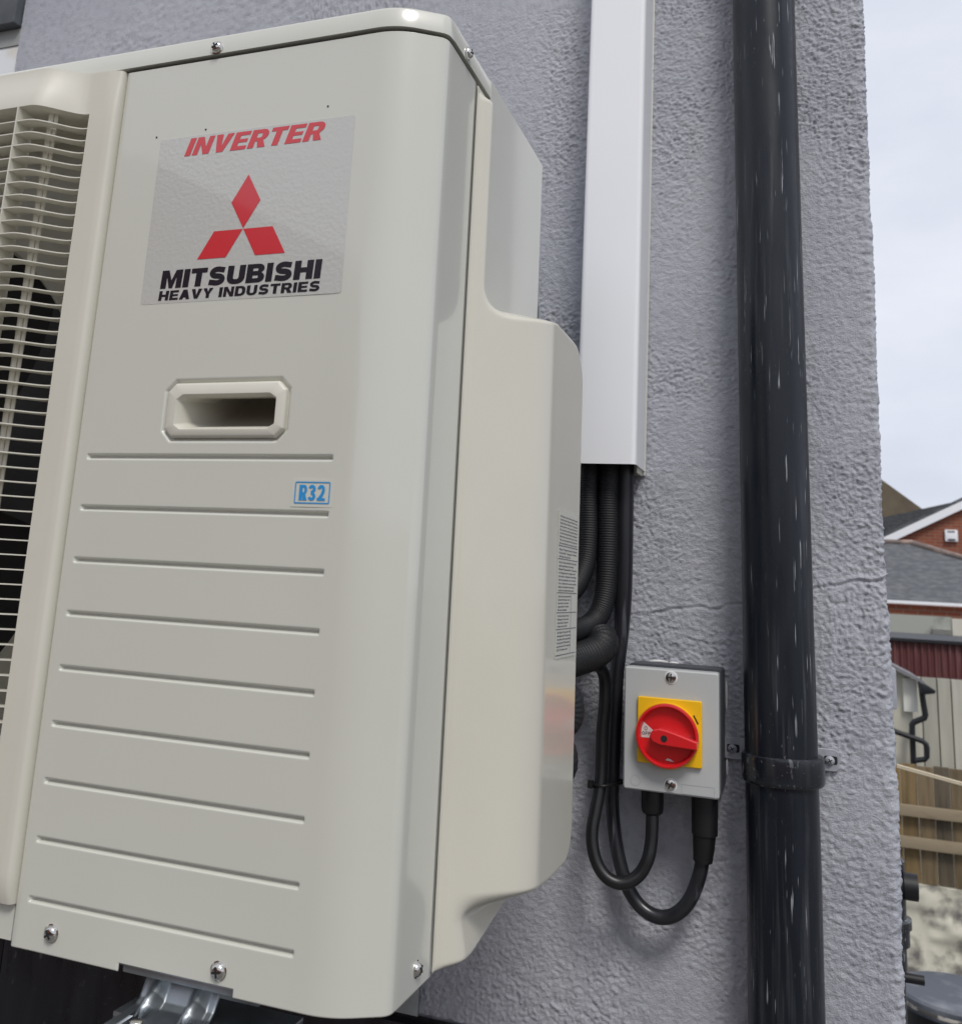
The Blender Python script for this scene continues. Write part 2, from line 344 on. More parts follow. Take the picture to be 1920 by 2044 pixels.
# front panel: a heightfield with pressed grooves, a dished handle surround and a foot notch
zl = [.3182-.03638*i for i in range(9)]
gx0, gx1 = -.2497, -.0535
def coords(base, fine):
    s = set(np.round(base, 6))
    for f in fine: s |= set(np.round(f, 6))
    a = np.array(sorted(s)); keep = [a[0]]
    for v in a[1:]:
        if v-keep[-1] > 1.5e-4: keep.append(v)
    return np.array(keep)
hx0, hx1, hz0, hz1 = -.1866, -.0922, .3315, .3700
zs = coords(np.arange(-.0026, .6212, .006), [np.arange(q-.0034, q+.0034, .00034) for q in zl]+[np.arange(hz0-.007, hz1+.007, .0006)]+[[-.0026, .00215, .0024, .6212], np.arange(.612, .6212, .001), np.arange(-.0026, .0085, .0007)])
xs = coords(np.arange(-.2612, -.0305, .006), [np.arange(gx0-.003, gx0+.003, .0005), np.arange(gx1-.003, gx1+.003, .0005), np.arange(hx0-.007, hx0+.01, .0006), np.arange(hx1-.01, hx1+.007, .0006), [-.2612, -.2608, -.2602, -.259], [-.1748, -.0920, -.1745, -.0923], np.arange(-.25, -.05, .004)])
xs = xs[xs < -.062]; xs = np.append(xs, np.arange(-.062, -.0521, .0005))
Xg, Zg = np.meshgrid(xs, zs, indexing='ij')
def oct_sdf(X, Z, x0, x1, z0, z1, c):
    cx, cz, hx, hz = (x0+x1)/2, (z0+z1)/2, (x1-x0)/2, (z1-z0)/2
    ax, az = np.abs(X-cx)-hx, np.abs(Z-cz)-hz
    return np.maximum(np.maximum(ax, az), (ax+az+c)*.7071)
Yg = np.zeros_like(Xg)
for q in zl:
    lat = np.exp(-(np.abs(Zg-q)/.00165)**4); endm = sst(gx0-.0015, gx0+.0012, Xg)*(1-sst(gx1-.0020, gx1-.0002, Xg))
    Yg = np.maximum(Yg, .0030*lat*endm)
hd = oct_sdf(Xg, Zg, hx0, hx1, hz0, hz1, .006)
Yg = Yg+.0026*(1-sst(.0005, .0036, hd))
Yg = Yg+.0022*(1-sst(-.2612, -.2596, Xg))                 # rolled left edge
# slight oil-canning of the sheet steel
Yg = Yg+.0006*(vnoise(Xg*9, Zg*7, 21)-.5)*sst(-.26, -.24, Xg)*(1-sst(-.07, -.052, Xg))
Yg = Yg+.0018*np.exp(-((Xg+.052)/.03)**2)*0
xc, zc = (xs[:-1]+xs[1:])/2, (zs[:-1]+zs[1:])/2; XC2, ZC2 = np.meshgrid(xc, zc, indexing='ij')
keep = ~((oct_sdf(XC2, ZC2, hx0, hx1, hz0, hz1, .006) < -.003) | ((XC2 > -.1748) & (XC2 < -.0920) & (ZC2 < .00225)))
# continue the sheet round the corner to the side seam
ol = outline(0); tail = [p for p in ol if p[0] > -.052]; tail = [(-.0519, 0)]+tail
tx = np.array(tail)
# densify
T = [tx[0]]
for a_, b_ in zip(tx[:-1], tx[1:]):
    k = max(1, int(np.linalg.norm(b_-a_)/.004))
    for i in range(1, k+1): T.append(a_+(b_-a_)*i/k)
T.append(T[-1]+np.array([-.0035, .0001]))
T = np.array(T[1:])
VX = np.concatenate([Xg, np.repeat(T[:, :1], len(zs), 1)]); VY = np.concatenate([Yg, np.repeat(T[:, 1:2], len(zs), 1)]); VZ = np.concatenate([Zg, np.repeat(zs[None], len(T), 0)])
keep = np.concatenate([keep, np.ones((len(T), len(zs)-1), bool)])
V = np.stack([VX, VY, VZ], -1)
me = grid_mesh('front_panel', V, keep)
fp = mobj('front_panel', me, Mt['metal_paint'], ac)
so = fp.modifiers.new('thickness', 'SOLIDIFY'); so.thickness = .0009; so.offset = 0
# side panel, base pan, core
s_ = MB(); s_.box(-.003, -.0001, .0840, D-.006, 0, .6212); s_.box(-.0028, .0025, .1125, D-.003, .425, .6388); s_.prism(rpoly([(-.003, D-.006), (0, D-.006), (0, D), (-.03, D), (-.03, D-.003), (-.003, D-.003)], [0, 0, .004, 0, 0, 0], True, 4), 0, .6212, 'z')
s_.build('side_panel', Mt['metal_paint'], ac, smooth=35)
s_ = MB(); s_.box(-.775, -.008, .085, D-.012, .01, .630); s_.build('inner_casing', Mt['dark'], ac)
s_ = MB(); s_.box(-.775, -.034, .0035, D-.004, -.0005, .0090); s_.box(-.1760, -.0905, .0060, .060, -.0052, -.0008); s_.build('base_pan', Mt['steel_d'], ac, bevel=.0008)
s_ = MB()
for i in range(46): s_.box(-.70, -.0035, D+.0005, D+.013, .02+i*.0125, .0205+i*.0125+.0015)
s_.box(-.70, -.006, D+.0006, D+.011, .02, .595); s_.build('coil_fins', Mt['inner'], ac)
s_ = MB(); s_.box(-.012, .0035, D+.0005, D+.002, .478, .500)
s_.box(-.001, .001, D+.002, D+.012, .487, .4885, Matrix.Translation((0, 0, 0))); s_.tube([(.0022, D+.002, .488), (.004, D+.010, .478), (.0035, D+.013, .470)], .0011, 8)
s_.build('coil_clip', Mt['steel_d'], ac)
# lid
lp = outline(.0022, -.775, D-.004)
lid_out = lp[:-1]+rpoly([(lp[-1][0], D-.02), (lp[-1][0], D+.0022), (-.4, D+.0022)], [0, .006, 0], False, 5)+[(-.775, D+.0022)]
mb = MB(); rings = []
for off, zz in ((0, .6242), (0, .6372), (-.0010, .6392), (-.0030, .6400)):
    pp = offset_poly(lid_out, off) if off else lid_out; rings.append([(p[0], p[1], zz) for p in pp])
n = len(lid_out); vs = [(p[0], p[1], .6242) for p in offset_poly(lid_out, -.0012)]; rings.insert(0, vs)
mb.add(sum(rings, []), [(k*n+i, k*n+(i+1) % n, (k+1)*n+(i+1) % n, (k+1)*n+i) for k in range(len(rings)-1) for i in range(n)]+[tuple((len(rings)-1)*n+i for i in range(n)), tuple(reversed(range(n)))])
mb.build('lid', Mt['metal_paint'], ac, smooth=40)
sl = outline(-.0045, -.775, D-.01); mb = MB(); mb.prism([(p[0], p[1]) for p in sl]+[(-.775, D-.01)], .612, .6238, 'z'); mb.build('lid_gap_shade', Mt['dark'], ac)  # black filler, its colour standing in for the shadow gap under the lid

def screw(x, y, z, nrm, r=.0050, parent=ac, tilt=0, name='screw', m=None):
    """pan-head cross screw with its head pointing along nrm"""
    b = MB(); prof = [(r*1.18, 0), (r*1.18, .0004), (r, .0008), (r*.96, .0016), (r*.78, .0026), (r*.5, .0033), (.0, .0035)]
    q = Vector(nrm).to_track_quat('Z', 'Y').to_matrix().to_4x4(); rz = Matrix.Rotation(tilt, 4, 'Z'); mm = Matrix.Translation((x, y, z)) @ q @ rz
    b.lathe(prof, m=mm.to_3x3(), o=(x, y, z), n=28)
    o = b.build(name, m or Mt['screw'], parent, smooth=40)
    c = MB(); c.box(-r*.62, r*.62, -r*.13, r*.13, .0027, .00362, mm); c.box(-r*.13, r*.13, -r*.62, r*.62, .0026, .00358, mm)
    oo = c.build('cross_slot', Mt['dark'], None); oo.parent = o; oo.matrix_parent_inverse = Matrix.Identity(4)
    if parent is not None and parent.type == 'EMPTY': oo.matrix_parent_inverse = Matrix.Identity(4)
    return o
screw(-.178, -.0024, .6292, (0, -1, 0), .0046, tilt=.5)
screw(-.2287, -.0004, .0100, (0, -1, 0), .0048, tilt=.6)
screw(-.1031, -.0004, .0098, (0, -1, 0), .0048, tilt=.2)
screw(.0024, .0558, .6302, (1, 0, 0), .0043, tilt=.4)
screw(.0003, .0582, .0100, (1, 0, 0), .0044, tilt=.9)

# handle
hc = [(hx0+.006, hz0), (hx1-.006, hz0), (hx1, hz0+.006), (hx1, hz1-.006), (hx1-.006, hz1), (hx0+.006, hz1), (hx0, hz1-.006), (hx0, hz0+.006)]
hc = rpoly(hc, .0018, True, 3)
def to_ring(cx, cz, hx, hz, r, nn):
    """superellipse-like rounded rectangle sampled by direction of the outer ring"""
    res = []
    ocx, ocz = (hx0+hx1)/2, (hz0+hz1)/2
    for p in hc:
        a_, b_ = (p[0]-ocx)/((hx1-hx0)/2), (p[1]-ocz)/((hz1-hz0)/2)
        m_ = max(abs(a_), abs(b_)); a_, b_ = a_/m_, b_/m_
        k = nn; s2 = (abs(a_)**k+abs(b_)**k)**(1/k); res.append((cx+hx*a_/s2, cz+hz*b_/s2))
    return res
rings = [(hc, .0030), (hc, -.0004), (offset_poly(hc, -.0006), -.0016), (offset_poly(hc, -.0018), -.0024)]
ci = to_ring(-.1385, .3494, .0400, .0127, 0, 9); rings += [(ci, -.0027), (to_ring(-.1385, .3494, .0390, .0118, 0, 9), -.0012), (to_ring(-.1380, .3500, .0372, .0106, 0, 8), .004), (to_ring(-.1350, .3545, .0350, .0105, 0, 7), .030), (to_ring(-.1345, .3640, .0345, .0120, 0, 6), .050), (to_ring(-.134, .3800, .0330, .0120, 0, 6), .072), (to_ring(-.134, .3950, .0310, .0100, 0, 6), .078)]
mb = MB(); n = len(hc); vs = []
for pts, yy in rings: vs += [(p[0], yy, p[1]) for p in pts]
mb.add(vs, [(k*n+i, k*n+(i+1) % n, (k+1)*n+(i+1) % n, (k+1)*n+i) for k in range(len(rings)-1) for i in range(n)]+[tuple((len(rings)-1)*n+i for i in range(n))])
mb.build('handle', Mt['plastic'], ac, smooth=50)

# stickers and lettering
def text(body, x0, x1, z0, z1, y, m, name, parent, bold=.03, shear=0, face='front', depth=.00012, squeeze=None, ex=1):
    cu = bpy.data.curves.new('t', 'FONT'); cu.body = body; cu.size = 1; cu.offset = bold; cu.shear = shear; cu.extrude = .0; cu.resolution_u = 3; cu.space_character = 1+bold*2.0
    o = bpy.data.objects.new('t', cu); C.objects.link(o); bpy.context.view_layer.update()
    dg = bpy.context.evaluated_depsgraph_get(); me = bpy.data.meshes.new_from_object(o.evaluated_get(dg), depsgraph=dg); bpy.data.objects.remove(o); bpy.data.curves.remove(cu)
    n = len(me.vertices); co = np.zeros(n*3, np.float32); me.vertices.foreach_get('co', co); co = co.reshape(-1, 3)
    mn, mxx = co.min(0), co.max(0)
    u = x0+(co[:, 0]-mn[0])/(mxx[0]-mn[0])*(x1-x0); v = z0+(co[:, 1]-mn[1])/(mxx[1]-mn[1])*(z1-z0)
    if face == 'front': P = np.stack([u, np.full(n, y), v], -1)
    else: P = np.stack([np.full(n, y), u, v], -1)
    me.vertices.foreach_set('co', P.astype(np.float32).ravel()); me.update(); me.name = name; me.materials.clear()
    return mobj(name, me, m, parent)
from mathutils.geometry import tessellate_polygon
def strip(pts, t):
    P = [Vector(p) for p in pts]; L, Rr = [], []
    for i, p in enumerate(P):
        d_ = (P[min(i+1, len(P)-1)]-P[max(i-1, 0)]).normalized(); n_ = Vector((-d_.y, d_.x))
        L.append(tuple(p+n_*t/2)); Rr.append(tuple(p-n_*t/2))
    return L+Rr[::-1]
def arc(cx, cz, rx, rz, a0, a1, n=10): return [(cx+rx*math.cos(math.radians(a0+(a1-a0)*i/n)), cz+rz*math.sin(math.radians(a0+(a1-a0)*i/n))) for i in range(n+1)]
def glyph(ch, W_, w, t):
    """outline loops of a heavy block letter in a W_ x 1 box; w stem width, t bar width"""
    if ch == 'I': return w, [[(0, 0), (w, 0), (w, 1), (0, 1)]]
    if ch == 'H': return W_, [[(0, 0), (w, 0), (w, .5-t/2), (W_-w, .5-t/2), (W_-w, 0), (W_, 0), (W_, 1), (W_-w, 1), (W_-w, .5+t/2), (w, .5+t/2), (w, 1), (0, 1)]]
    if ch == 'N': return W_, [[(0, 0), (w*.92, 0), (w*.92, .58), (W_-w*1.02, 0), (W_, 0), (W_, 1), (W_-w*.92, 1), (W_-w*.92, .42), (w*1.02, 1), (0, 1)]]
    if ch == 'M': V_ = W_*1.22; return V_, [[(0, 0), (w*.95, 0), (w*.95, .62), (V_/2-w*.28, 0), (V_/2+w*.28, 0), (V_-w*.95, .62), (V_-w*.95, 0), (V_, 0), (V_, 1), (V_-w*1.15, 1), (V_/2, .44), (w*1.15, 1), (0, 1)]]
    if ch == 'V': return W_*1.04, [[(0, 1), (W_*.52-w*.55, 0), (W_*.52+w*.55, 0), (W_*1.04, 1), (W_*1.04-w*1.12, 1), (W_*.52, .34), (w*1.12, 1)]]
    if ch == 'A': return W_*1.06, [[(0, 0), (w*1.08, 0), (w*1.30, .19), (W_*1.06-w*1.30, .19), (W_*1.06-w*1.08, 0), (W_*1.06, 0), (W_*.53+w*.62, 1), (W_*.53-w*.62, 1)], [(w*1.62, .19+t*.95), (W_*1.06-w*1.62, .19+t*.95), (W_*.53, .78)]]
    if ch == 'Y': return W_, [[(W_/2-w/2, 0), (W_/2+w/2, 0), (W_/2+w/2, .40), (W_, 1), (W_-w*1.15, 1), (W_/2, .62), (w*1.15, 1), (0, 1), (W_/2-w/2, .40)]]
    if ch == 'T': return W_*.92, [[(W_*.46-w/2, 0), (W_*.46+w/2, 0), (W_*.46+w/2, 1-t), (W_*.92, 1-t), (W_*.92, 1), (0, 1), (0, 1-t), (W_*.46-w/2, 1-t)]]
    if ch == 'E': V_ = W_*.88; return V_, [[(0, 0), (V_, 0), (V_, t), (w, t), (w, .5-t*.45), (V_*.94, .5-t*.45), (V_*.94, .5+t*.45), (w, .5+t*.45), (w, 1-t), (V_, 1-t), (V_, 1), (0, 1)]]
    if ch == 'F': V_ = W_*.84; return V_, [[(0, 0), (w, 0), (w, .5-t*.5), (V_*.92, .5-t*.5), (V_*.92, .5+t*.45), (w, .5+t*.45), (w, 1-t), (V_, 1-t), (V_, 1), (0, 1)]]
    if ch == 'U': return W_, [[(0, 1)]+arc(W_*.42, .36, W_*.42, .36, 180, 270)+arc(W_*.58, .36, W_*.42, .36, 270, 360)+[(W_, 1), (W_-w, 1)]+arc(W_*.56, .36, W_*.44-w, .36-t, 0, -90)+arc(W_*.44, .36, W_*.44-w, .36-t, 270, 180)+[(w, 1)]]
    if ch == 'D': return W_, [[(0, 0)]+arc(W_*.52, .40, W_*.48, .40, -90, 0)+arc(W_*.52, .60, W_*.48, .40, 0, 90)+[(0, 1)], [(w, t)]+arc(W_*.50, .42, W_*.50-w, .42-t, -90, 0)+arc(W_*.50, .58, W_*.50-w, .42-t, 0, 90)+[(w, 1-t)]]
    if ch == 'O': return W_*1.05, [arc(W_*.525, .5, W_*.525, .5, 0, 360, 28)[:-1], arc(W_*.525, .5, W_*.525-w, .5-t, 0, 360, 28)[:-1]]
    if ch == 'R': return W_, [[(0, 0), (w, 0), (w, .36), (W_*.46, .36), (W_-w*1.2, 0), (W_*1.03, 0), (W_*.78, .40)]+arc(W_*.62, .69, W_*.36, .31, -50, 90)+[(0, 1)], [(w, .36+t*.9)]+arc(W_*.58, .36+t*.9+(1-t-.36-t*.9)/2, max(.04, W_*.38-w*.95), (1-t-.36-t*.9)/2, -90, 90)+[(w, 1-t)]]
    if ch == 'B': return W_, [[(0, 0)]+arc(W_*.66, .28, W_*.34, .28, -90, 58)+arc(W_*.62, .75, W_*.34, .25, -55, 90)+[(0, 1)], [(w, t*.9)]+arc(W_*.62, t*.9+(.5-t*1.35)/2, max(.03, W_*.36-w), (.5-t*1.35)/2, -90, 90)+[(w, .5-t*.45)], [(w, .5+t*.45)]+arc(W_*.60, .5+t*.45+(.5-t*1.35)/2, max(.03, W_*.34-w), (.5-t*1.35)/2, -90, 90)+[(w, 1-t*.9)]]
    if ch == 'S':
        q = w*.84; r_ = .25-t*.02; a_ = W_/2-q/2
        return W_, [strip([(W_*.93-q*.1, 1-t*.5-.06)]+arc(W_*.52, 1-t/2-(.5-t/2)/2, a_*.92, (.5-t/2)/2, 62, 270, 14)[0:]+arc(W_*.5, t/2+(.5-t/2)/2, a_*.96, (.5-t/2)/2, 90, -118, 14)+[(W_*.05+q*.1, t*.5+.06)], (q+t)/2)]
    if ch == '3': return W_, [strip(arc(W_*.46, .745, W_*.5-w*.5, .255-t*.5, 165, -85, 12)+arc(W_*.46, .265, W_*.5-w*.45, .265-t*.5, 85, -165, 12), (w+t)/2*.95)]
    if ch == '2': return W_, [strip(arc(W_*.48, .70, W_*.5-w*.5, .30-t*.5, 170, -20, 12)+[(W_*.62, .40), (w*.62, t*.6)], (w+t)/2*.95), [(0, 0), (W_, 0), (W_, t), (0, t)]]
def lettering(body, x0, x1, z0, z1, y, m, name, parent, w=.3, t=.22, W_=.95, gap=.10, slant=0, space=.45):
    tris = []; vs = []; cx = 0
    for ch in body:
        if ch == ' ': cx += space; continue
        adv, loops = glyph(ch, W_, w, t)
        groups = [[l] for l in loops] if ch in '2' else [loops]
        for gi, gp in enumerate(groups):
            flatl = [Vector((p[0], p[1], 0)) for l in gp for p in l]; tr_ = tessellate_polygon([[Vector((p[0], p[1], 0)) for p in l] for l in gp]); n0 = len(vs)
            vs += [(cx+p.x+slant*p.y, p.y, gi) for p in flatl]; tris += [tuple(n0+i for i in q_) for q_ in tr_]
        cx += adv+gap
    mnx, mxx_ = min(v[0] for v in vs), max(v[0] for v in vs)
    b_ = MB(); b_.add([(x0+(v[0]-mnx)/(mxx_-mnx)*(x1-x0), y-.00002*v[2], z0+v[1]*(z1-z0)) for v in vs], tris); return b_.build(name, m, parent)
st = MB(); st.prism(rrect(-.2206, -.0575, .4295, .5595, .0025), -.00062, -.0002); stk = st.build('brand_sticker', Mt['lab'], ac, label='glossy silver grey sticker with red and black lettering')
YT = -.00085
lettering('INVERTER', -.1975, -.0805, .5436, .5576, YT, Mt['red_ink'], 'inverter_lettering', stk, .29, .21, .84, .09, .27)
lettering('MITSUBISHI', -.2048, -.0737, .4408, .4545, YT, Mt['black_ink'], 'maker_lettering', stk, .38, .26, 1.10, .09, .06)
lettering('HEAVY INDUSTRIES', -.2052, -.0743, .4318, .4390, YT, Mt['black_ink'], 'industries_lettering', stk, .33, .22, 1.02, .12, .06, .5)
dm = MB()
def flat(mb_, pts, y=YT): mb_.add([(p[0], y, p[1]) for p in pts], [tuple(range(len(pts)))])
flat(dm, [(-.1396, .5232), (-.1516, .5026), (-.1396, .4822), (-.1276, .5026)])
flat(dm, [(-.1398, .4817), (-.1637, .4817), (-.1756, .4612), (-.1517, .4612)])
flat(dm, [(-.1394, .4817), (-.1155, .4817), (-.1037, .4611), (-.1276, .4611)])
dm.build('three_diamond_emblem', Mt['red_ink'], stk)
for x, z in ((-.2250, .5625), (-.1812, .5636), (-.0800, .5690)): d = MB(); d.lathe([(.0008, 0), (.0006, -.0006), (0, -.0008)], o=(x, -.0003, z), axis='y', n=10); d.build('dimple', Mt['black_ink'], ac)
r3 = MB(); r3.prism(rrect(-.0822, -.0518, .2862, .3042, .0008), -.0006, -.0002); r3o = r3.build('refrigerant_sticker', Mt['lab2'], ac)
def frame_ring(x0, x1, z0, z1, w_, r, y):
    o_, i_ = rrect(x0, x1, z0, z1, r), rrect(x0+w_, x1-w_, z0+w_, z1-w_, max(r-w_, .0002)); n_ = len(o_); b_ = MB()
    b_.add([(p[0], y, p[1]) for p in o_]+[(p[0], y, p[1]) for p in i_], [(k, (k+1) % n_, n_+(k+1) % n_, n_+k) for k in range(n_)]); return b_
frame_ring(-.0797, -.0541, .2883, .3025, .0008, .0012, -.00085).build('sticker_border', Mt['blue_ink'], r3o)
lettering('R32', -.0764, -.0574, .2904, .3004, -.0009, Mt['blue_ink'], 'refrigerant_lettering', r3o, .24, .17, .56, .07)

# service cover on the right side: one moulded shell, a heightfield over the side panel
yy = np.concatenate([np.arange(.0849, .2745, .0011)]); zz = np.concatenate([np.arange(-.0012, .09, .0013), np.arange(.09, .42, .004), np.arange(.42, .47, .0013), np.arange(.47, .59, .004), np.arange(.59, .6205, .0012)])
Yc, Zc = np.meshgrid(yy, zz, indexing='ij')
def rsdf(Y, Z, y1, z0, z1, r):
    qy = Y-y1+r; qz = np.maximum(Z-z1+r, z0+r-Z)
    return np.where((qy > 0) & (qz > 0), np.hypot(np.maximum(qy, 0), np.maximum(qz, 0)), np.maximum(qy, qz))-r
zsh = .012*(1-np.clip((Yc-.09)/.075, 0, 1)); zbl = .007*(1-np.clip((Yc-.09)/.10, 0, 1))
sd_t = rsdf(Yc, Zc+zsh, .2665, -1, .4560, .044); sd_b = rsdf(Yc, Zc-zbl, .2735, .0205, 1, .040)
def smin(a_, b_, k_):
    q_ = np.clip(.5+.5*(b_-a_)/k_, 0, 1); return b_*(1-q_)+a_*q_-k_*q_*(1-q_)
sd_u = smin(sd_t, Yc-.1015, .024)
top_m = 1-sst(-.0085, .0065, sd_u); bot_m = 1-sst(-.017, .001, sd_b)
diag = np.minimum(np.maximum(0, (Yc-.0868)*1.6), .0050+(Yc-.0896)*.88)
bulge = smin(diag, .0500, .016); tail_ = smin(diag, .0125+.003*(1-sst(.0, .03, Zc)), .006)
h_ = np.maximum(0, (tail_+(bulge-tail_)*bot_m)*top_m)
h_ = h_*(1-sst(.609, .6195, Zc))*(sst(-.002, .0035, Zc-np.maximum(0, .14*(Yc-.12)))**.5)
h_ = h_*(1-sst(.2640, .2730, Yc)**1.5)
flange = .0007*(1-sst(.112, .118, Yc)*(Zc > .45))*(Zc > .17*(Yc-.10)-.001)
Xh = .0006+np.maximum(h_, flange)
keepc = ((Xh[:-1, :-1]+Xh[1:, 1:])/2 > .0009)
me = grid_mesh('service_cover', np.stack([Xh, Yc, Zc], -1), keepc); cov = mobj('service_cover', me, Mt['plastic_cover'], ac)
sm_ = cov.modifiers.new('thickness', 'SOLIDIFY'); sm_.thickness = .0005; sm_.offset = -1
for x_, y_, z_ in ((.0012, .176, .535), (.0012, .168, .466)):
    s_ = MB(); s_.lathe([(.0011, 0), (.0008, .0007), (0, .0010)], o=(0, y_, z_), axis='x', n=12); s_.build('dimple', Mt['metal_paint'], ac, smooth=60)

# multilingual label on the cover's outer face
lx = .0513
lb = MB(); lb.prism(rrect(.1820, .2500, .1910, .3045, .001), .05082, .0511, 'x'); lbo = lb.build('refrigerant_label', Mt['lab2'], ac)
lines = MB()
for z_ in (.2763, .2662, .2402, .2251, .2126, .1932): lines.box(lx, lx+.00005, .1830, .2498, z_, z_+.0005)
lines.box(lx, lx+.00005, .2300, .2304, .194, .2399); lines.build('ruled_lines', Mt['black_ink'], lbo)
rows = ['This Product contains fluorinated greenhouse gases.', 'Ce produit contient des gaz a effet de serre fluores.', 'Dieses Produkt enthalt fluorierte Treibhausgase.', 'Questo prodotto contiene gas fluorurati serra.', 'Este producto contiene gases fluorados.', 'Dit product bevat gefluoreerde broeikasgassen.', 'Este produto contem gases fluorados de efeito.', 'Auto to proion periechei fthoriouchia aeria.', 'Bu urun florlu sera gazi icerir.']
for i, tx_ in enumerate(rows): text(tx_, .1862, .2480, .2984-i*.00262, .3002-i*.00262, lx, Mt['black_ink'], 'label_lettering', lbo, .025, face='side')
for tx_, z_, y1 in (('Refrigerant / Refrigerant / Kaltemittel / Refrigerante', .2735, .252), ('Koudemiddel / Frigorigeno / Psiktiko', .2708, .250), ('GWP (Global Warming Potential)', .2680, .228),
        ('Factory Charge (See Model Name label)', .2636, .250), ('plaque signaletique de la charge', .2609, .240), ('Modell-/Typenschild / Quantita', .2582, .252), ('di refrigerante in origine vedi', .2555, .247), ('(Consulte la etiqueta de modelo)', .2528, .250), ('(zie het typeplaatje voor de model)', .2501, .249), ('(Ver a etiqueta de nome do modelo)', .2474, .251), ('(deite tin pinakida onomatos)', .2447, .244), ('orijinal sarj miktari etikete bakin', .2420, .243),
        ('Additional Charge / Charge additionnelle', .2375, .232), ('Zusatzliche Fullmenge / Carica', .2349, .230), ('Carga adicional / Aanvullende', .2323, .226), ('Carga adicional / Prostheti', .2297, .226), ('Ek sarj miktari', .2271, .220),
        ('Total Charge / Charge totale / Gesamt', .2226, .228), ('Fullmenge / Carica totale', .2200, .227), ('Totale lading / Carga total', .2174, .226), ('Toplam sarj miktari', .2148, .222),
        ('Total Weight of CO2 equivalent / Poids', .2101, .235), ('Gesamtgewicht CO2-Aquivalent', .2075, .236), ('Tonnellate di CO2 equivalenti', .2049, .234), ('Totaal gewicht CO2-equivalent', .2023, .233), ('equivalente de CO2 / isodynamo', .1997, .236), ('CO2 / CO2 esdeger toplam', .1971, .226)):
    text(tx_, .1862, min(y1-.004, .2475), z_-.0008, z_+.0010, lx, Mt['black_ink'], 'label_lettering', lbo, .025, face='side')

# fan side of the front: plates, plastic grille frame, slats, shroud, fan
XR = -.287          # right edge of the opening
OX0, OX1, OZ0, OZ1 = -.735, XR, .0560, .5867
def gy(x):
    t1 = sst(-.3225, -.288, x); t2 = sst(-.735, -.700, x)
    bulge = (1-t1)*t2
    return -.0065-.0240*bulge
pl = MB(); pl.box(-.775, -.2628, .0022, .004, -.0005, .035); pl.box(-.775, -.2628, .0022, .004, .590, .6212); pl.box(-.285, -.2628, .0022, .004, .035, .590); pl.box(-.775, -.74, .0022, .004, .035, .590)
pl.build('fan_panel', Mt['metal_paint'], ac)
xf = np.unique(np.concatenate([np.arange(-.775, -.2655, .004), np.arange(-.33, -.28, .002), [OX0, OX1]])); xf = xf[xf <= -.2655]
zf = np.unique(np.round(np.concatenate([np.arange(.022, .6225, .01), [OZ0, OZ1, .6225, .6195]]), 5))
edge_x = [-.2655, -.2640, -.2628, -.2620, -.2617, -.2617]; edge_y = [-.0065, -.0060, -.0048, -.0030, -.0010, .0030]
Xf = np.concatenate([xf[:-1], edge_x]); Yf = np.concatenate([gy(xf[:-1]), edge_y])
XX, ZZ = np.meshgrid(Xf, zf, indexing='ij'); YY = np.repeat(Yf[:, None], len(zf), 1)
YY = -.0065*(XX <= -.2656)+(YY+.0065*(XX <= -.2656))*(1-.32*sst(.588, .6225, ZZ)); YY[:, -1] += .0035; YY[:, 0] += .0035
ZZ2 = ZZ.copy()
xm, zm = (Xf[:-1]+Xf[1:])/2, (zf[:-1]+zf[1:])/2; XM, ZM = np.meshgrid(xm, zm, indexing='ij')
kp = ~((XM > OX0) & (XM < OX1) & (ZM > OZ0) & (ZM < OZ1))
gr = empty('tmp'); bpy.data.objects.remove(gr)
gf = mobj('grille_frame', grid_mesh('grille_frame', np.stack([XX, YY, ZZ2], -1), kp), Mt['plastic'], ac)
gf.data.set_sharp_from_angle(angle=math.radians(50))
mb = MB()      # returns: top and bottom edges and the walls of the opening
xo = xf[(xf >= OX0-1e-9) & (xf <= OX1+1e-9)]; n = len(xo)
for z_ in (OZ0, OZ1): mb.add([(x, gy(x)+.0002, z_) for x in xo]+[(x, .030, z_) for x in xo], [(i, i+1, n+i+1, n+i) for i in range(n-1)])
mb.add([(OX1, gy(OX1), OZ0), (OX1, gy(OX1), OZ1), (OX1, .030, OZ1), (OX1, .030, OZ0)], [(0, 1, 2, 3)])
nX = len(Xf)
for z_, k_ in ((.022, 0), (.6225, -1)): mb.add([(Xf[i], YY[i, k_], z_) for i in range(nX)]+[(Xf[i], .0045, z_) for i in range(nX)], [(i, i+1, nX+i+1, nX+i) for i in range(nX-1)])
fr2 = mb.build('frame_return', Mt['plastic'], None); fr2.parent = gf
mb = MB(); SP = .01025; zq = .5746
xsn = np.arange(OX0, OX1+.0001, .004); xsn[-1] = OX1; n = len(xsn)
while zq > OZ0+.004:
    dep = .0125; th = .0008
    f_ = [(x, gy(x)-.0001, zq-th*.55) for x in xsn]+[(x, gy(x)-.0001, zq+th*.55) for x in xsn]+[(x, gy(x)+dep, zq+th*.35) for x in xsn]+[(x, gy(x)+dep, zq-th*.35) for x in xsn]
    fs = [(r*n+i, r*n+i+1, ((r+1) % 4)*n+i+1, ((r+1) % 4)*n+i) for r in range(4) for i in range(n-1)]
    mb.add(f_, fs); zq -= SP
for bx in (-.3345, -.4200, -.5050, -.5900, -.6750):
    y_ = gy(bx); mb.box(bx-.0007, bx+.0007, y_-.0004, y_+.0165, OZ0, OZ1)
for bx in (-.3175, -.4600, -.6100):
    y_ = float(gy(bx)); mb.tube([(bx, y_+.0155, OZ0), (bx, y_+.0155, OZ1)], .0022, 8); mb.tube([(bx+.0030, y_+.0175, OZ0), (bx+.0030, y_+.0175, OZ1)], .0016, 8)
